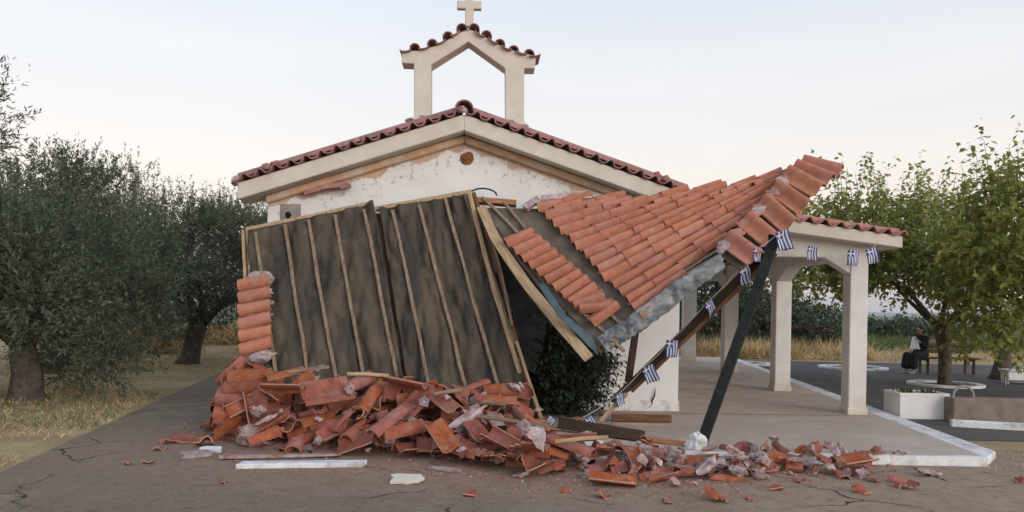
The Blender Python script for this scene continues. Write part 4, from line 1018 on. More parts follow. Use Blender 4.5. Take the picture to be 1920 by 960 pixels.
# stacked verge tiles at the heap's left end
for k, (px, py, tilt) in enumerate(((462, 800, 0), (452, 775, .05), (455, 748, -.05), (470, 725, .12), (478, 706, .08), (520, 800, .05), (515, 772, 0))):
    Y = 9.0 + .02 * k; p = at(px - 8, py, Y)
    Mx = ortho(Vector((1, .05, tilt)), Vector((0, -.55, -1)), p)
    o = obj('clay_tile', KIND['barrel'][0], None, Mx @ Matrix.Scale(1.12, 4)); tag(o, 'orange verge tile stacked on its side below the edge of the felt deck', 'roof tile', 'stacked verge tiles')
    j0 = int((p.y - GY0) / GR); i0 = int((p.x - GX0) / GR); hm[j0 - 6:j0 + 6, i0 - 10:i0 + 10] = np.maximum(hm[j0 - 6:j0 + 6, i0 - 10:i0 + 10], p.z)
for k, (px, py, ln_, yaw) in enumerate(((560, 705, .7, .2), (742, 700, .9, -.15), (905, 765, .6, 2.6), (690, 712, .5, .5), (960, 800, .8, -.5), (1090, 835, .55, .3), (840, 745, .5, 1.2))):
    p = hit(px, py); d = Vector((math.cos(yaw), math.sin(yaw) * .6, rng.uniform(-.08, .18))).normalized()
    timber('splinter', [p - d * ln_ / 2 + Vector((0, 0, .06)), p + Vector((0, 0, .065)), p + d * ln_ / 2 + Vector((0, 0, .06))], .04, .025, M[('wood_mid', 'wood_light')[k % 2]], ('grey batten stub lying on the heap by the verge tiles', 'pale batten stub on the crest against the felt deck', 'grey lath stub on the slope below the last battens', 'pale lath stub on the crest above the trim board', 'grey batten stub crossing the slope near the shrub', 'pale lath stub in the thin rubble near the steel post', 'grey lath stub on the crest past the trim board')[k], cat='splinter')
# white trim, stones and plaster plates at the foot
def plate(name, px, py, sz, yaw, m, label, cat, tilt=0.0, seed=1, z=0.0):
    p = onz(px, py, z); b = MB(); n = 16; outline = []
    for i in range(n):
        a = 2 * math.pi * i / n; c, s_ = math.cos(a), math.sin(a); k = 1 / max(abs(c), abs(s_)) ** .75 * (1 + .55 * noise.noise(Vector((c * 1.6, s_ * 1.6, seed * 1.7))))
        outline.append(Vector((c * k * sz[0] / 2, s_ * k * sz[1] / 2, 0)))
    b.prism(outline, (0, 0, sz[2]))
    return tag(b.obj(name, m, None, Matrix.Translation((p.x, p.y, z + .006 + abs(math.sin(tilt)) * sz[1] * .5)) @ Matrix.Rotation(yaw, 4, 'Z') @ Matrix.Rotation(tilt, 4, 'X'), bevel=.004), label, cat)
tp0, tp1 = onz(441, 880), onz(679, 877); b = MB(); n = 14
top = []; 
for i in range(n + 1):
    p = tp0.lerp(tp1, i / n); top.append((p.x, p.y - .0 + .012 * noise.noise(Vector((i * 1.7, 0, 0))), .0))
back = [(x + .02, y + .16, 0) for x, y, _ in reversed(top)]
b.prism(top + back, (0, 0, .05)); tag(b.obj('trim_board', M['paint'], bevel=.006), 'long white painted trim board lying flat at the foot of the heap', 'trim board')
tp0, tp1 = onz(412, 862), onz(640, 858); b = MB(); b.beam([tp0 + Vector((0, 0, .03)), (tp0 + tp1) / 2 + Vector((0, .02, .035)), tp1 + Vector((0, 0, .03))], .10, .03, jit=.012, rng=rng)
tag(b.obj('trim_board', M['mortar'], bevel=.004), 'chipped dusty white strip lying behind the long trim board', 'trim board')
o = obj('grey_stone', lump_mesh('grey_stone', M['mortar'], (.38, .26, .24), 5.5, sub=3), None, Matrix.Translation(onz(470, 838) + Vector((0, .05, .10)))); tag(o, 'pale mortar block lying before the stacked verge tiles', 'stone')
plate('plaster_plate', 762, 906, (.30, .15, .03), R(8), M['cream'], 'white plaster plate resting on a tile chip in the open pavement', 'plaster', R(14), 3)
plate('plaster_plate', 832, 884, (.36, .07, .025), R(-18), M['mortar'], 'narrow dusty plaster sliver at the front foot of the heap', 'plaster', R(6), 11)
plate('plaster_plate', 365, 858, (.30, .16, .03), R(30), M['mortar'], 'lilac plaster plate on the pavement beyond the trim board', 'plaster', R(8), 13)
plate('plaster_plate', 395, 848, (.22, .12, .03), R(-10), M['paint'], 'white plaster plate leaning over the lilac plate beyond the trim board', 'plaster', R(12), 17)
plate('plaster_plate', 1340, 857, (.5, .12, .03), R(5), M['paint'], 'white rim fragment lying beside the footing of the steel post', 'plaster', R(4), 19)
plate('plaster_plate', 1265, 893, (.4, .2, .05), R(15), M['mortar'], 'lilac mortar plate at the front of the thin rubble', 'plaster', R(10), 23)
plate('plaster_plate', 1110, 838, (.34, .12, .03), R(40), M['cream'], 'cream plaster plate in the middle of the thin rubble', 'plaster', R(18), 29, z=.08)
named('flat', 340, 826, R(70), 'dark red flat tile lying on the pavement beyond the stacked verge tiles', 'roof tile', pitch=0.0)
named('sb1', 378, 832, R(20), 'broken red tile on the pavement against the stacked verge tiles', 'tile piece')
# a right-hand trail of plaster and tile
for k in range(46):
    t = rng.random(); px = 1120 + 520 * t; py = 866 + rng.uniform(-6, 40) * (1 - .5 * t)
    p = onz(px, py); r = rng.random()
    if r < .55: tag(drop('m%d' % rng.randrange(8), p.x, p.y, rng.uniform(0, 6), scale=rng.uniform(.5, .95), sink=.6), 'lilac-grey mortar lump in the thin trail of rubble by the white rim', 'mortar lump', 'mortar lumps in the rubble trail')
    else: tag(drop(rng.choice(['sb%d' % q for q in range(5)] + ['bb%d' % q for q in range(5)]), p.x, p.y, rng.uniform(0, 6), flip=rng.random() < .5, scale=rng.uniform(.5, .85), jit=.08), 'broken orange tile piece in the thin trail of rubble by the white rim', 'tile piece', 'tile pieces in the rubble trail')
tag(drop('m3', onz(1748, 893).x, onz(1748, 893).y, .3, scale=1.1, sink=.6), 'lone mortar lump with tile crust lying apart on the sandy pavement', 'mortar lump')
tag(drop('bb2', onz(1690, 905).x, onz(1690, 905).y, 1.3, scale=.6), 'lone tile piece lying apart past the end of the rubble trail', 'tile piece')
tag(drop('bb1', onz(1340, 940).x, onz(1340, 940).y, .5, scale=.8), 'tile piece standing alone on the cracked pavement in front of the trail', 'tile piece')
for px, py in ((242, 872), (275, 870), (420, 908), (880, 930), (1060, 925), (1405, 938), (1450, 918), (1610, 925), (1700, 918), (1640, 905), (300, 845), (318, 832), (1130, 935), (1500, 905), (780, 905), (1250, 945), (1910, 905)):
    p = onz(px, py); tag(drop('chip%d' % rng.randrange(4), p.x, p.y, rng.uniform(0, 6), flip=rng.random() < .5, scale=rng.uniform(.55, 1.2)), L4, 'tile chip', G4)
# crumbs: too many and too small to count
vs = []; fs = []
def crumb(x, y, z, s_):
    n = len(vs); a = rng.uniform(0, 6)
    for k in range(4): vs.append((x + s_ * math.cos(a + k * 1.57) * rng.uniform(.5, 1), y + s_ * math.sin(a + k * 1.57) * rng.uniform(.5, 1), z))
    vs.append((x, y, z + s_ * rng.uniform(.3, .8))); fs.extend([(n + k, n + (k + 1) % 4, n + 4) for k in range(4)])
ms = []
for k in range(2600):
    px = rng.uniform(330, 1700); t = rng.random() ** 2.2
    fr = np.interp(px, [q[0] for q in PR], [q[3] for q in PR]); p = onz(px, fr - 22 + 60 * t)
    i = int((p.x - GX0) / GR); j = int((p.y - GY0) / GR)
    if 0 <= i < GW and 0 <= j < GH: crumb(p.x, p.y, hm[j, i] + .004, rng.uniform(.006, .028) * (1 - .5 * t)); ms += [rng.choice((0, 0, 1))] * 4
for k in range(700):
    p = onz(rng.uniform(0, 1920), rng.uniform(800, 955))
    crumb(p.x, p.y, .006, rng.uniform(.004, .012)); ms += [rng.choice((0, 1, 1, 2))] * 4
me = mesh('rubble_crumbs', (vs, fs), [M['tile_heap'], M['mortar'], M['concrete']], False, ms)
tag(obj('rubble_crumbs', me), 'fine tile and mortar crumbs strewn over the pavement', 'rubble', kind='stuff')
print('heap', cnt)

# ------------------------------------------------------------------ bunting of small striped flags
def flag_mesh(name, seed, w=.155, h=.21, fold=.02):
    """hung by its short side: nine stripes run down, canton with a cross in the upper corner."""
    nx, ny = 9, 12; vs = []; fs = []; mi = []
    for j in range(ny + 1):
        for i in range(nx + 1):
            u, v = i / nx, j / ny
            vs.append(((u - .5) * w, fold * math.sin(u * 5 + seed * 2 + v * 2.2) * (.3 + v) + .01 * math.sin(v * 6 + seed), -v * h))
    for j in range(ny):
        for i in range(nx):
            a = j * (nx + 1) + i; fs.append((a, a + nx + 1, a + nx + 2, a + 1))
            if i < 5 and j < 5: c = 1 if (i == 2 or j == 2) else 0
            else: c = i % 2
            mi.append(c)
    return mesh(name, (vs, fs), [M['flag_blue'], M['flag_white']], True, mi)
def bunting(label, line, flags, sag=.02):
    e = empty('flag_bunting', loc=line[0]); tag(e, label, 'bunting')
    b = MB(); pts = []
    for i in range(len(line) - 1):
        for k in range(6):
            t = k / 6; p = line[i].lerp(line[i + 1], t); p = p - Vector((0, 0, sag * 4 * t * (1 - t))); pts.append(p)
    pts.append(line[-1]); b.tube(pts, .005, 5); b.obj('string', M['string'], e)
    for k, (p, rz, ry, sc, rx) in enumerate(flags):
        o = obj('flag', flag_mesh('flag', k * 1.3 + len(flags)), e, Matrix.Translation(p) @ Matrix.Rotation(rz, 4, 'Z') @ Matrix.Rotation(ry, 4, 'Y') @ Matrix.Rotation(rx, 4, 'X') @ Matrix.Scale(sc * .88, 4))
        md = o.modifiers.new('s', 'SOLIDIFY'); md.thickness = .003
line = [onz(1030, 795, .12), at(1094, 782, 9.6), at(1160, 738, 9.72), at(1210, 686, 9.62), at(1258, 638, 9.52), at(1326, 566, 9.35), at(1390, 500, 9.15), at(1420, 466, 9.05), at(1462, 434, 9.0)]
fl = [(line[1] + Vector((.05, 0, -.005)), .1, -.55, .95, -.3), (line[2] + Vector((0, -.02, 0)), .3, -.3, .85, .1), (line[3] + Vector((.02, -.03, 0)), .1, -.42, 1.2, .15), (line[4] + Vector((.02, -.02, 0)), .1, .05, 1.15, .1), (line[5] + Vector((.02, -.02, 0)), .5, -.45, 1.15, .1), (line[6] + Vector((.02, -.03, 0)), .5, -.4, 1.2, .1), (line[7] + Vector((0, -.02, 0)), .2, 0, .85, 0), (line[8] + Vector((0, -.06, 0)), .1, -.3, 1.2, .1), (line[0] + Vector((.05, 0, .08)), 0, .9, .8, -.9)]
bunting('string of small blue and white striped flags along the slanting eave beam', line, fl)
yb = fo - .02
line = [at(1462, 434, 9.0), at(1488, 458, yb), at(1523, 462, yb), at(1600, 470, yb), at(1632, 466, yb), at(1648, 452, yb)]
fl = [(line[1], .3, 1.2, .9, .9), (line[2] + Vector((0, -.02, 0)), .15, .08, 1.1, .05), (line[3] + Vector((0, -.02, 0)), .1, .05, 1.2, .05), (line[4] + Vector((0, -.02, 0)), -.2, -.22, 1.2, .05)]
bunting('short string of striped flags across the front beam of the colonnade', line, fl, sag=.015)

# ------------------------------------------------------------------ foliage
def leaf_mesh(name, P, D, N_, ln, wd, m, shade, bend=.15):
    """one bent quad per leaf. P base, D direction, N_ side vector, shade per leaf colour."""
    n = len(P); D = D / np.linalg.norm(D, axis=1, keepdims=True)
    S_ = np.cross(D, N_); S_ /= np.linalg.norm(S_, axis=1, keepdims=True) + 1e-9; U = np.cross(S_, D)
    ln = np.broadcast_to(np.asarray(ln, float).reshape(-1, 1), (n, 1)); wd = np.broadcast_to(np.asarray(wd, float).reshape(-1, 1), (n, 1))
    v = np.empty((n, 4, 3)); v[:, 0] = P; v[:, 1] = P + D * ln * .45 + S_ * wd / 2; v[:, 2] = P + D * ln - U * ln * bend; v[:, 3] = P + D * ln * .45 - S_ * wd / 2
    me = bpy.data.meshes.new(name); me.vertices.add(n * 4); me.loops.add(n * 4); me.polygons.add(n)
    me.vertices.foreach_set('co', v.ravel()); me.loops.foreach_set('vertex_index', np.arange(n * 4, dtype=np.int32))
    me.polygons.foreach_set('loop_start', np.arange(0, n * 4, 4, dtype=np.int32)); me.polygons.foreach_set('loop_total', np.full(n, 4, dtype=np.int32))
    ca_ = me.color_attributes.new('Col', 'FLOAT_COLOR', 'POINT'); c = np.ones((n, 4, 4)); c[:, :, :3] = shade[:, None, :]; ca_.data.foreach_set('color', c.ravel())
    me.materials.append(m); me.update(calc_edges=True); me.validate(); return me
def rdir(r, n, up=0.0):
    d = r.randn(n, 3); d[:, 2] += up; return d / np.linalg.norm(d, axis=1, keepdims=True)
def shades(r, n, v=.35, warm=.15):
    k = r.uniform(1 - v, 1 + v, n); w = r.uniform(-warm, warm, n); return np.stack([k * (1 + w), k, k * (1 - w)], 1)

def limbs(b, base, r0, height, n, spread, seed, lean=(0, 0), rl=.5):
    r = random.Random(seed); base = Vector(base)
    fork = base + Vector((lean[0], lean[1], height))
    b.tube([base - Vector((0, 0, .05)), base + Vector((lean[0] * .15, lean[1] * .15, height * .12)), base + Vector((lean[0] * .4 + .04, lean[1] * .4, height * .5)), fork], [r0 * 1.5, r0 * 1.05, r0 * .9, r0 * .85], 12, lump=.35, seed=seed)
    ends = []
    for k in range(n):
        a = 2 * math.pi * (k + r.uniform(-.3, .3)) / n; d = Vector((math.cos(a) * spread * r.uniform(.6, 1.1), math.sin(a) * spread * r.uniform(.6, 1.1), r.uniform(.5, 1.2) * spread * rl * 2))
        m_ = fork + d * .5 + Vector((r.uniform(-.15, .15), r.uniform(-.15, .15), r.uniform(0, .2)))
        b.tube([fork - Vector((0, 0, .05)), m_, fork + d], [r0 * .55, r0 * .33, r0 * .12], 8, lump=.3, seed=seed + k)
        ends.append(fork + d); 
        for q in range(2):
            e_ = m_ + Vector((r.uniform(-.6, .6), r.uniform(-.6, .6), r.uniform(.2, .8))) * spread * .6; b.tube([m_, (m_ + e_) / 2 + Vector((0, 0, .05)), e_], [r0 * .25, r0 * .15, r0 * .05], 6)
            ends.append(e_)
    return fork, ends

def olive(name, base, trunk_h, r0, crown_c, crown_r, label, seed, twigs=1500, shoots=40, per=16, group='olive trees in the dry field', leaf=(.085, .024), trunk=True, lean=(0, 0)):
    r = np.random.RandomState(seed); e = empty(name, loc=base); tag(e, label, 'tree', group)
    b = MB(); limbs(b, base, r0, trunk_h, 5, max(crown_r[0], crown_r[1]) * .6, seed, lean); b.obj('trunk', M['bark'], e, smooth=True)
    c = np.array(crown_c); R3 = np.array(crown_r)
    nb = 46; dirs = rdir(r, nb, .25); bough = c + dirs * R3 * r.uniform(.35, .95, (nb, 1)); brad = r.uniform(.30, .62, nb) * R3.mean() * .5
    w = r.randint(0, nb, twigs); off = rdir(r, twigs, .3) * (r.uniform(0, 1, (twigs, 1)) ** .5) * brad[w][:, None]
    tb = bough[w] + off; td = off * 1.2 / (brad[w][:, None]) + (tb - c) / R3 * .5 + np.array([0, 0, .35]) + r.randn(twigs, 3) * .35
    # upright shoots on top
    sh = rdir(r, shoots, 1.0); sb = c + sh * R3 * np.array([.9, .9, .82]); tb = np.vstack([tb, sb, sb + [0, 0, .25]]); sdv = np.tile([0, 0, 1.4], (shoots, 1)) + r.randn(shoots, 3) * .25
    td = np.vstack([td, sdv, sdv]); td /= np.linalg.norm(td, axis=1, keepdims=True); T = len(tb); tlen = r.uniform(.25, .55, T); tlen[-2 * shoots:] *= 1.2
    k = r.uniform(0.05, 1, (T, per)); P = (tb[:, None] + td[:, None] * (tlen[:, None] * k)[..., None] + r.randn(T, per, 3) * .012).reshape(-1, 3)
    D = (td[:, None] * .9 + rdir(r, T * per).reshape(T, per, 3) * .8).reshape(-1, 3)
    n = len(P); sc = r.uniform(.7, 1.25, n)
    me = leaf_mesh('crown', P, D, rdir(r, n), leaf[0] * sc, leaf[1] * sc, M['olive'], shades(r, n, .40, .10)); obj('crown', me, e)
    return e
B1 = onz(52, 748)
olive('olive_tree', B1, .85, .22, B1 + Vector((-.25, -.1, 1.5)), (2.45, 2.0, 1.55), 'dense dark olive tree with thick trunk beside the pavement edge', 11, 5200, 60, lean=(-.1, 0))
B2 = onz(352, 682)
olive('olive_tree', B2, 1.0, .24, B2 + Vector((-.1, .4, 2.45)), (2.6, 2.2, 2.05), 'rounded olive tree with short leaning trunk behind the dry grass patch', 12, 4800, 80, lean=(.28, 0))
B3 = Vector((-10.2, 17.0, 0))
olive('olive_tree', B3, 1.0, .24, B3 + Vector((.2, 0, 2.5)), (2.7, 2.0, 2.05), 'grey-green olive tree filling the gap between thick trunk and leaning trunk', 13, 4200, 80)
B4 = Vector((-8.2, 25.0, 0))
olive('olive_tree', B4, 1.2, .2, B4 + Vector((.3, 0, 2.9)), (2.5, 1.8, 2.2), 'olive tree half hidden behind the chapel eave corner', 14, 2600, 60)
B5 = Vector((-12.6, 23.5, 0))
olive('olive_tree', B5, 1.2, .22, B5 + Vector((0, 0, 3.2)), (3.4, 2.0, 2.4), 'far olive tree with airy top rising over the others', 15, 2600, 80)
# tree at the edge whose branch hangs into view
B6 = Vector((-6.2, 8.2, 0))
olive('olive_tree', B6, 1.9, .15, at(-104, 245, 8.1), (.68, .6, .58), 'olive tree whose drooping twig ends hang against the open sky', 16, 420, 12, leaf=(.07, .014), lean=(.2, 0))

def broad(name, base, trunk_h, r0, blobs, label, seed, n_leaf, shoots, group='mulberry trees in the yard', leaf=(.13, .085), mt='mulberry', cat='tree', trunk=True, lean=(0, 0), shoot_h=(.7, 1.5)):
    r = np.random.RandomState(seed); e = empty(name, loc=base); tag(e, label, cat, group)
    b = MB(); bs = MB()
    if trunk: limbs(b, base, r0, trunk_h, 6, 1.5, seed, lean, rl=.35)
    Ps = []; Ds = []
    bl = np.array([q[:3] for q in blobs]); br = np.array([q[3:6] for q in blobs]); wt = br.prod(1); wt = wt / wt.sum()
    # leafy sprays: short twigs in and on the blobs
    T = n_leaf // 9; w = r.choice(len(bl), T, p=wt); d = rdir(r, T, .1); rad = r.uniform(.25, 1, (T, 1)) ** .45
    clump = np.array([noise.noise(Vector((x * 2.0 + seed, y * 2.0, z * 2.0))) for x, y, z in (d * 1.0 + bl[w] * .6)]); rad = rad * (1 + .22 * clump[:, None])
    tb = bl[w] + d * br[w] * rad; td = d * [1, 1, .4] + r.randn(T, 3) * .5 + [0, 0, .1]; td /= np.linalg.norm(td, axis=1, keepdims=True)
    k = np.linspace(.05, .5, 9)[None, :, None]; P = tb[:, None] + td[:, None] * k * r.uniform(.6, 1.2, (T, 1, 1)); D = td[:, None] * .5 + rdir(r, T * 9, -.35).reshape(T, 9, 3)
    Ps.append(P.reshape(-1, 3)); Ds.append(D.reshape(-1, 3))
    for q in range(shoots):                                 # long upright shoots with drooping paired leaves
        w0 = r.choice(len(bl), p=wt); dd = rdir(r, 1, 1.1)[0]; s_ = bl[w0] + dd * br[w0] * .85; L_ = r.uniform(*shoot_h); di = np.array([dd[0] * .35, dd[1] * .3, 1.0]) + r.randn(3) * .10; di /= np.linalg.norm(di)
        bs.tube([Vector(s_ - di * .4), Vector(s_ + di * L_ * .35), Vector(s_ + di * L_ * .7)], [.008, .006, .003], 4)
        m_ = int(L_ / .06); tt_ = np.linspace(0, L_, m_)[:, None]; cv = np.array([r.randn() * .12, r.randn() * .12, -.02]); Ps.append(s_ + di * tt_ + cv * tt_ ** 2 + r.randn(m_, 3) * .03); a = np.arange(m_) * 2.4; Ds.append(np.stack([np.cos(a), np.sin(a), np.full(m_, -.25)], 1) + r.randn(m_, 3) * .2)
    if trunk: b.obj('trunk', M['bark2'], e, smooth=True)
    if bs.v: tag(bs.obj('shoots', M['bark2'], e, smooth=True), kind='stuff')
    P = np.vstack(Ps); D = np.vstack(Ds); n = len(P); sc = r.uniform(.65, 1.2, n); Nn = rdir(r, n) * .6 + [0, 0, 1.0]
    obj('crown', leaf_mesh('crown', P, D, Nn, leaf[0] * sc, leaf[1] * sc, M[mt], shades(r, n, .35, .12), bend=.25), e)
    return e
T1 = onz(1772, 722)
def tb(px, py, Y, rx, ry, rz): p = at(px, py, Y); return (p.x, p.y, p.z, rx, ry, rz)
broad('mulberry_tree', T1, 1.35, .13, [tb(1615, 450, 17.8, 1.5, 1.4, .95), tb(1735, 455, 18.2, 1.3, 1.4, .95), tb(1550, 512, 17.6, 1.2, 1.3, .48), tb(1690, 508, 17.6, 1.7, 1.6, .55), tb(1820, 500, 18.4, 1.3, 1.4, .8)], 'spreading mulberry tree with tall leafy shoots over the bench', 21, 17000, 190, lean=(-.15, 0), shoot_h=(.4, 1.5))
T2 = onz(1878, 712)
broad('mulberry_tree', T2, 1.1, .2, [tb(1885, 470, 14.6, 1.15, 1.2, 1.2), tb(1960, 430, 14.5, 1.3, 1.3, 1.4), tb(1895, 570, 15.2, 1.2, 1.1, .7), tb(1860, 630, 16.6, .9, .8, .5)], 'bright green mulberry tree with drooping crown beside the dark pipe hoop', 22, 14000, 30)
T3 = Vector((8.6, 33, 0))
broad('mulberry_tree', T3, 1.4, .2, [tb(1330, 560, 33, 2.4, 2, 1.6), tb(1420, 520, 32, 2.4, 2, 1.8), tb(1290, 600, 33, 1.5, 2, 1.2)], 'dark leafy tree seen between the colonnade pillars', 23, 9000, 15, mt='hedge', leaf=(.2, .13))
# oleander by the far edge of the yard, with blossom
O1 = onz(1530, 668)
ole = broad('oleander_bush', O1, 0, 0, [(O1.x, O1.y + .5, .55, .9, .7, .58)], 'round oleander bush with faded pink blossom at the edge of the asphalt', 24, 5000, 0, None, (.13, .04), 'shrub', 'bush', trunk=False)
r = np.random.RandomState(5); d = rdir(r, 500, .2); P = np.array([O1.x, O1.y + .5, .6]) + d * np.array([.92, .72, .6]); obj('blossom', leaf_mesh('blossom', P, rdir(r, 500), rdir(r, 500), .07, .06, M['flower'], shades(r, 500)), ole)
# dark shrub against the facade
Q1 = onz(1050, 775, SZ)
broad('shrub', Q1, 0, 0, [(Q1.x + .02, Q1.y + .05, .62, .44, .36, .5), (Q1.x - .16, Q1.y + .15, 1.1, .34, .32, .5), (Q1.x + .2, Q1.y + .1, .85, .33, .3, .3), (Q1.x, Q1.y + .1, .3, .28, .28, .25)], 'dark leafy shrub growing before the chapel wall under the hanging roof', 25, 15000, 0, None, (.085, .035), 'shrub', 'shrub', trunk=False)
# hedge and thickets behind the yard: told apart as clumps
hd = [(1395, 612, 36, 2.6, 1.2), (1470, 596, 48, 2.6, 1.5), (1540, 592, 60, 3.4, 1.3), (1600, 598, 62, 3.2, .75), (1660, 600, 58, 3.0, .7), (1712, 602, 50, 2.6, .7), (1330, 608, 40, 2.6, 1.4)]
for k, (px, py, Y, rx, rz) in enumerate(hd):
    p = at(px, py, Y); p.z = gz(p.x, p.y)
    broad('thicket', p, 0, 0, [(p.x, p.y, p.z + rz * .9, rx, 1.4, rz * 1.1), (p.x + rx * .7, p.y, p.z + rz * .6, rx * .7, 1.2, rz * .8)], ('thicket beyond the field between the second and third pillars', 'thicket beyond the field behind the second pillar', 'broad thicket beyond the field above the oleander bush', 'low thicket beyond the field behind the front pillar', 'low thicket beyond the field just past the front pillar', 'low thicket beyond the field behind the seated person', 'dense thicket behind the two farthest pillars')[k], 40 + k, 3600, 6, 'thickets beyond the field', (.28, .13), 'hedge', 'bush', trunk=False, shoot_h=(.3, .8))
# dry bush behind the olives
for k, (px, py, Y) in enumerate(((262, 655, 24), (410, 655, 30), (150, 650, 28))):
    p = at(px, py, Y); p.z = 0; r = np.random.RandomState(60 + k); n = 2600
    P = np.array(p) + r.randn(n, 3) * [.55, .4, 0]; D = rdir(r, n, 1.6); e = obj('dry_bush', leaf_mesh('dry_bush', P, D, rdir(r, n), r.uniform(.5, 1.05, n), .03, M['drygrass'], shades(r, n, .3, .05), bend=.3))
    tag(e, ('tall straw-coloured grass clump between the two olive trunks', 'straw-coloured grass clump behind the leaning olive trunk', 'dry grass clump behind the thick olive trunk')[k], 'grass clump')

# grasses: nobody could count them
def blades(name, n, xr, yr, hgt, wd, m, label, seed, keep=None, dens=None):
    r = np.random.RandomState(seed); x = r.uniform(*xr, n); y = yr[0] + (yr[1] - yr[0]) * r.uniform(0, 1, n) ** 1.3
    nv_ = np.array([noise.noise(Vector((a * .55 + seed, b_ * .55, 0))) for a, b_ in zip(x, y)]); ok = nv_ > r.uniform(-.5, .35, n)
    if keep is not None: ok &= keep(x, y)
    x, y = x[ok], y[ok]; m_ = len(x); P = np.stack([x, y, np.full(m_, -.005)], 1); D = rdir(r, m_, 1.2); D[:, 2] = np.abs(D[:, 2]) * .9 + .15
    o = obj(name, leaf_mesh(name, P, D, rdir(r, m_), r.uniform(.4, 1.2, m_) * hgt, wd, m, shades(r, m_, .35, .08), bend=.3)); return tag(o, label, 'grass', kind='stuff')
def left_of(x, y):
    t = (y - e0.y) / (e1.y - e0.y); return x < e0.x + (e1.x - e0.x) * t - .03
blades('dry_grass', 60000, (-15, -4.5), (6.2, 30), .09, .012, M['drygrass'], 'short trampled dry grass under the olive trees', 71, left_of)
blades('green_weeds', 1300, (-9.5, -5.0), (9.5, 13.5), .16, .016, M['greengrass'], 'low green weeds round the thick olive trunk', 72, left_of)
blades('tall_dry_grass', 9000, (5.5, 12.5), (26.3, 29.5), .75, .022, M['drygrass'], 'tall dry oat grass along the far edge of the yard', 73)
blades('field_edge_grass', 14000, (6, 22), (26, 40), .3, .02, M['drygrass'], 'dry grass strip behind the asphalt', 74)
blades('green_field', 26000, (5, 34), (33, 60), .55, .05, M['greengrass'], 'green crop rows in the field beyond', 75)
blades('kerb_weeds', 500, (5.0, 6.6), (7.9, 9.2), .06, .008, M['drygrass'], 'dry weeds at the end of the white kerb', 76)

# ------------------------------------------------------------------ the yard on the right
def ringpaint(px, py, r1, r2, label):
    p = onz(px, py); n = 40; vs = []; fs = []
    for i in range(n):
        a = 2 * math.pi * i / n; j_ = 1 + .05 * noise.noise(Vector((math.cos(a) * 2, math.sin(a) * 2, px)))
        for q in (r1, r2 * j_): vs += [(p.x + q * math.cos(a), p.y + q * math.sin(a), 0), (p.x + q * math.cos(a), p.y + q * math.sin(a), .06)]
    for i in range(n):
        a, c = i * 4, ((i + 1) % n) * 4; fs += [(a + 1, c + 1, c + 3, a + 3), (a + 2, a + 3, c + 3, c + 2), (a, c, c + 1, a + 1)]
    return tag(obj('tree_ring', mesh('tree_ring', (vs, fs), M['paint'])), label, 'kerb ring')
ringpaint(1772, 723, .62, .80, 'white painted kerb ring round the trunk of the spreading mulberry')
ringpaint(1598, 691, .75, .95, 'white painted kerb ring with no tree, behind the front pillar')
ringpaint(1400, 683, .6, .8, 'white painted kerb ring far back by the tall dry grass')
# planter
p = onz(1687, 787); w, dp, h = .76, .52, .40; pe = empty('planter_box', loc=p); tag(pe, 'white rectangular planter box with withered plants beside the kerb', 'planter')
b = MB(); x0, y0_ = p.x, p.y
b.prism([(x0, y0_, .01), (x0 + w, y0_, .01), (x0 + w, y0_ + dp, .01), (x0, y0_ + dp, .01)], (0, 0, h - .06))
for q in (((x0 + w / 2, y0_ + .025, h - .02), (w + .01, .05, .06)), ((x0 + w / 2, y0_ + dp - .025, h - .02), (w + .01, .05, .06)), ((x0 + .025, y0_ + dp / 2, h - .02), (.05, dp - .1, .06)), ((x0 + w - .025, y0_ + dp / 2, h - .02), (.05, dp - .1, .06))): b.box(*q)
b.obj('box', M['planter'], pe, bevel=.006)
b = MB(); b.box((x0 + w / 2, y0_ + dp / 2, h - .045), (w - .1, dp - .1, .02)); b.obj('soil', M['soil'], pe)
r = np.random.RandomState(9); n = 90; P = np.array([(x0 + .2, y0_ + .25, h - .05)] * 45 + [(x0 + .55, y0_ + .25, h - .05)] * 45) + r.randn(n, 3) * [.05, .05, 0]; obj('plant', leaf_mesh('plant', P, rdir(r, n, 1.2), rdir(r, n), .15, .03, M['greengrass'], shades(r, n)), pe)
# low rough wall and hoop rails
p = onz(1787, 793); b = MB(); b.prism([(p.x, p.y, 0), (p.x + 4.2, p.y - .25, 0), (p.x + 4.2, p.y + .05, 0), (p.x, p.y + .3, 0)], (0, 0, .37))
lw = b.obj('low_wall', M['lowwall'], bevel=.015); tag(lw, 'low rough grey-brown wall behind the bent pipe hoop', 'wall')
def hoop(px0, px1, pyb, pyt, label, back=0.0, rad=.022):
    a = onz(px0, pyb); c = onz(px1, pyb); top_ = at((px0 + px1) / 2, pyt, a.y).z; rr = (c.x - a.x) / 2; cx_ = (a.x + c.x) / 2; pts = [Vector((a.x, a.y, -.02)), Vector((a.x, a.y, top_ - rr))]
    for i in range(1, 12): t = math.pi * (1 - i / 12); pts.append(Vector((cx_ + rr * math.cos(t), a.y + (c.y - a.y) * i / 12, top_ - rr + rr * math.sin(t))))
    pts += [Vector((c.x, c.y, top_ - rr)), Vector((c.x, c.y, -.02))]
    b = MB(); b.tube(pts, rad, 8); e = empty('pipe_hoop', loc=(cx_, a.y, 0)); tag(e, label, 'hoop rail'); b.obj('hoop', M['pipe'], e, smooth=True)
    b = MB(); b.tube([Vector((a.x, a.y - .0, .14)), Vector((c.x + .0, c.y, .13))], rad * .6, 6); b.obj('crossbar', M['pipe'], e, smooth=True); return e
hoop(1786, 1824, 791, 724, 'bent grey pipe hoop standing beside the white planter')
hoop(1884, 1934, 728, 688, 'dark pipe hoop farther back beneath the bright green mulberry')
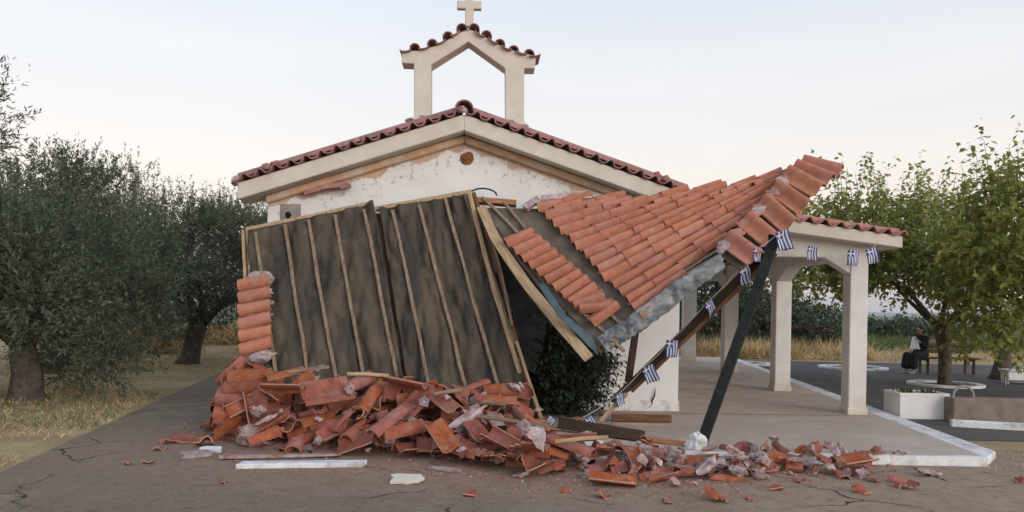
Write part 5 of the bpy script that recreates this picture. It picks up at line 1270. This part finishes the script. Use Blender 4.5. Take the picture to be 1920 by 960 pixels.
p = onz(1892, 722); b = MB(); b.box((p.x + .32, p.y + .3, .2), (.5, .3, .22)); b.box((p.x + .32, p.y + .3, .33), (.58, .38, .05)); b.box((p.x + .1, p.y + .3, .05), (.06, .24, .1)); b.box((p.x + .54, p.y + .3, .05), (.06, .24, .1)); tag(b.obj('white_tub', M['planter'], bevel=.02), 'small white tub standing behind the dark pipe hoop', 'tub')
# bench with its sitter
BE = onz(1775, 703); BY_ = BE.y + .3
be = empty('park_bench', loc=(BE.x, BY_, 0)); tag(be, 'dark wooden slatted bench behind the mulberry trunk', 'bench')
bx0, bx1 = at(1722, 660, BY_).x, at(1832, 660, BY_).x; sz_ = .44
for k in range(4):
    b = MB(); b.box(((bx0 + bx1) / 2, BY_ - .18 + k * .115, sz_), (bx1 - bx0, .09, .035)); b.obj('seat_slat', M['wood_dark'], be, bevel=.005)
for k in range(3):
    b = MB(); b.box(((bx0 + bx1) / 2, BY_ + .27 + k * .025, sz_ + .17 + k * .14), (bx1 - bx0, .03, .10)); b.obj('back_slat', M['wood_dark'] if k < 2 else M['wood_mid'], be, bevel=.005)
for x in (bx0 + .18, bx1 - .18):
    b = MB(); b.box((x, BY_ - .16, sz_ / 2), (.06, .06, sz_)); b.box((x, BY_ + .24, .44), (.06, .05, .88)); b.box((x, BY_ + .03, sz_ - .05), (.05, .42, .05)); b.obj('leg', M['wood_dark'], be, bevel=.005)

# seated person: one body surface grown by voxel remeshing of tapered limbs, clothing and hair as children
def capsule(bm, p, q, r0, r1, n=10):
    p, q = Vector(p), Vector(q); b = MB(); pts = []; rr = []
    d = (q - p); L_ = d.length; d.normalize()
    for k in range(-3, 1): a = k / 3 * math.pi / 2; pts.append(p + d * (math.sin(a) * r0)); rr.append(max(r0 * math.cos(a), .002))
    for k in range(0, 4): a = k / 3 * math.pi / 2; pts.append(q + d * (math.sin(a) * r1)); rr.append(max(r1 * math.cos(a), .002))
    b.tube(pts, rr, n); o = len(bm.v); bm.add(b.v, b.f)
def ell(bm, c, r, n=14, rot=None):
    c = Vector(c); b = MB(); vs = []; fs = []
    for j in range(n + 1):
        t = math.pi * j / n
        for i in range(n):
            a = 2 * math.pi * i / n; v = Vector((math.sin(t) * math.cos(a) * r[0], math.sin(t) * math.sin(a) * r[1], math.cos(t) * r[2])); vs.append(c + (rot @ v if rot else v))
    for j in range(n):
        for i in range(n): fs.append((j * n + i, j * n + (i + 1) % n, (j + 1) * n + (i + 1) % n, (j + 1) * n + i))
    bm.add(vs, fs)
def remeshed(name, b, m, vox, parent, Mx, smooth_it=6):
    me = b.me(name, m); o = obj(name, me, parent, Mx)
    md = o.modifiers.new('r', 'REMESH'); md.mode = 'VOXEL'; md.voxel_size = vox; md.use_smooth_shade = True
    ms_ = o.modifiers.new('s', 'SMOOTH'); ms_.iterations = smooth_it; ms_.factor = .5
    dg = bpy.context.evaluated_depsgraph_get(); nm = bpy.data.meshes.new_from_object(o.evaluated_get(dg)); o.modifiers.clear(); o.data = nm
    if not nm.materials: nm.materials.append(m)
    return o
PX = at(1727, 660, BY_).x
pe = empty('person', M=Matrix.Translation((PX, BY_ + .02, 0)) @ Matrix.Rotation(R(-62), 4, 'Z')); PM = PW[pe]
tag(pe, 'person in black clothes sitting at the end of the bench holding up a pale cloth', 'person')
# local frame: faces -Y, sits at z = .45
b = MB(); ell(b, (0, -.055, 1.20), (.075, .092, .115)); ell(b, (0, -.075, 1.145), (.052, .06, .055)); ell(b, (0, -.155, 1.185), (.014, .022, .020)); ell(b, (0, -.143, 1.225), (.05, .015, .012))
for s in (-1, 1): ell(b, (s * .076, -.045, 1.19), (.012, .022, .032))
ell(b, (0, -.143, 1.135), (.025, .014, .010)); capsule(b, (0, -.02, 1.0), (0, -.035, 1.12), .056, .05)
ell(b, (0, .0, .93), (.175, .10, .12)); ell(b, (0, .02, .72), (.145, .10, .2)); ell(b, (0, .03, .54), (.175, .135, .12))
for s in (-1, 1):
    capsule(b, (s * .165, 0, .985), (s * .215, -.10, .74), .05, .042)
    ha = Vector((s * .10, -.31, .93)) if s > 0 else Vector((s * .08, -.32, .64))
    capsule(b, (s * .215, -.10, .74), ha, .04, .028)
    dv = (ha - Vector((s * .215, -.10, .74))).normalized(); sd2 = dv.cross(Vector((0, 0, 1))).normalized()
    capsule(b, ha, ha + dv * .075, .032, .034)
    for q in range(4): f0 = ha + dv * .085 + sd2 * (q - 1.5) * .019; capsule(b, f0, f0 + dv * (.055, .066, .062, .048)[q] + Vector((0, 0, -.018)), .0095, .008, 6)
    capsule(b, ha + dv * .02 + sd2 * s * .03, ha + dv * .065 + sd2 * s * .06, .011, .009, 6)
    capsule(b, (s * .10, .0, .52), (s * .11, -.42, .50), .085, .062); capsule(b, (s * .11, -.42, .50), (s * .10, -.46, .10), .056, .036); capsule(b, (s * .10, -.44, .045), (s * .11, -.60, .035), .036, .03)
remeshed('body', b, M['skin'], .0085, pe, PM, 4)
b = MB(); ell(b, (0, .0, .93), (.20, .125, .14)); ell(b, (0, .02, .74), (.175, .135, .2)); ell(b, (0, .02, .53), (.21, .17, .13)); capsule(b, (0, -.02, .98), (0, -.025, 1.035), .09, .066)
for s in (-1, 1):
    capsule(b, (s * .165, 0, .985), (s * .218, -.10, .74), .072, .060); capsule(b, (s * .218, -.10, .74), (s * .16, -.21, .84) if s > 0 else (s * .15, -.21, .69), .058, .05)
    capsule(b, (s * .10, .0, .52), (s * .12, -.43, .505), .118, .098); capsule(b, (s * .12, -.43, .50), (s * .13, -.47, .24), .095, .11)
capsule(b, (0, -.05, .52), (0, -.42, .50), .11, .09); capsule(b, (0, -.43, .48), (0, -.47, .24), .09, .11)
remeshed('dress', b, M['cloth_black'], .012, pe, PM, 8)
b = MB(); ell(b, (0, -.03, 1.245), (.092, .10, .10)); ell(b, (0, .02, 1.19), (.088, .075, .115)); ell(b, (0, .065, 1.235), (.055, .055, .055))
remeshed('hair', b, M['hair'], .010, pe, PM, 3)
for s in (-1, 1):
    b = MB(); capsule(b, (s * .10, -.43, .035), (s * .112, -.62, .032), .042, .036); ell(b, (s * .105, -.5, .02), (.045, .13, .02)); remeshed('shoe', b, M['shoe'], .008, pe, PM, 3)
# pale cloth in the raised hand
vs = []; fs = []; n = 14
for j in range(n + 1):
    for i in range(n + 1):
        u, v = i / n - .5, j / n; vs.append((u * (.14 + .22 * v), .05 * math.sin(u * 14 + v * 2) * (.2 + v) - .06 * v, -.34 * v))
for j in range(n):
    for i in range(n): k = j * (n + 1) + i; fs.append((k, k + n + 1, k + n + 2, k + 1))
hc = PM @ Vector((.07, -.385, 1.02)); o = obj('cloth', mesh('cloth', (vs, fs), M['cloth_white'], True), None, Matrix.Translation(hc) @ Matrix.Rotation(R(-62), 4, 'Z') @ Matrix.Rotation(R(80), 4, 'Z')); md = o.modifiers.new('s', 'SOLIDIFY'); md.thickness = .004
tag(o, 'pale cloth hanging from the raised hand of the seated person', 'cloth')

# ------------------------------------------------------------------ evening haze over the plain
hz = MB(); hz.box((0, 3200, 45), (13000, 7000, 140))
hm_ = bpy.data.materials.new('haze_air'); hm_.use_nodes = True; t_ = hm_.node_tree; t_.nodes.remove(t_.nodes['Principled BSDF'])
pv = t_.nodes.new('ShaderNodeVolumePrincipled'); pv.inputs['Color'].default_value = (.86, .88, .92, 1); pv.inputs['Density'].default_value = .00022; t_.links.new(pv.outputs[0], t_.nodes['Material Output'].inputs['Volume'])
tag(hz.obj('haze', hm_), kind='stuff')
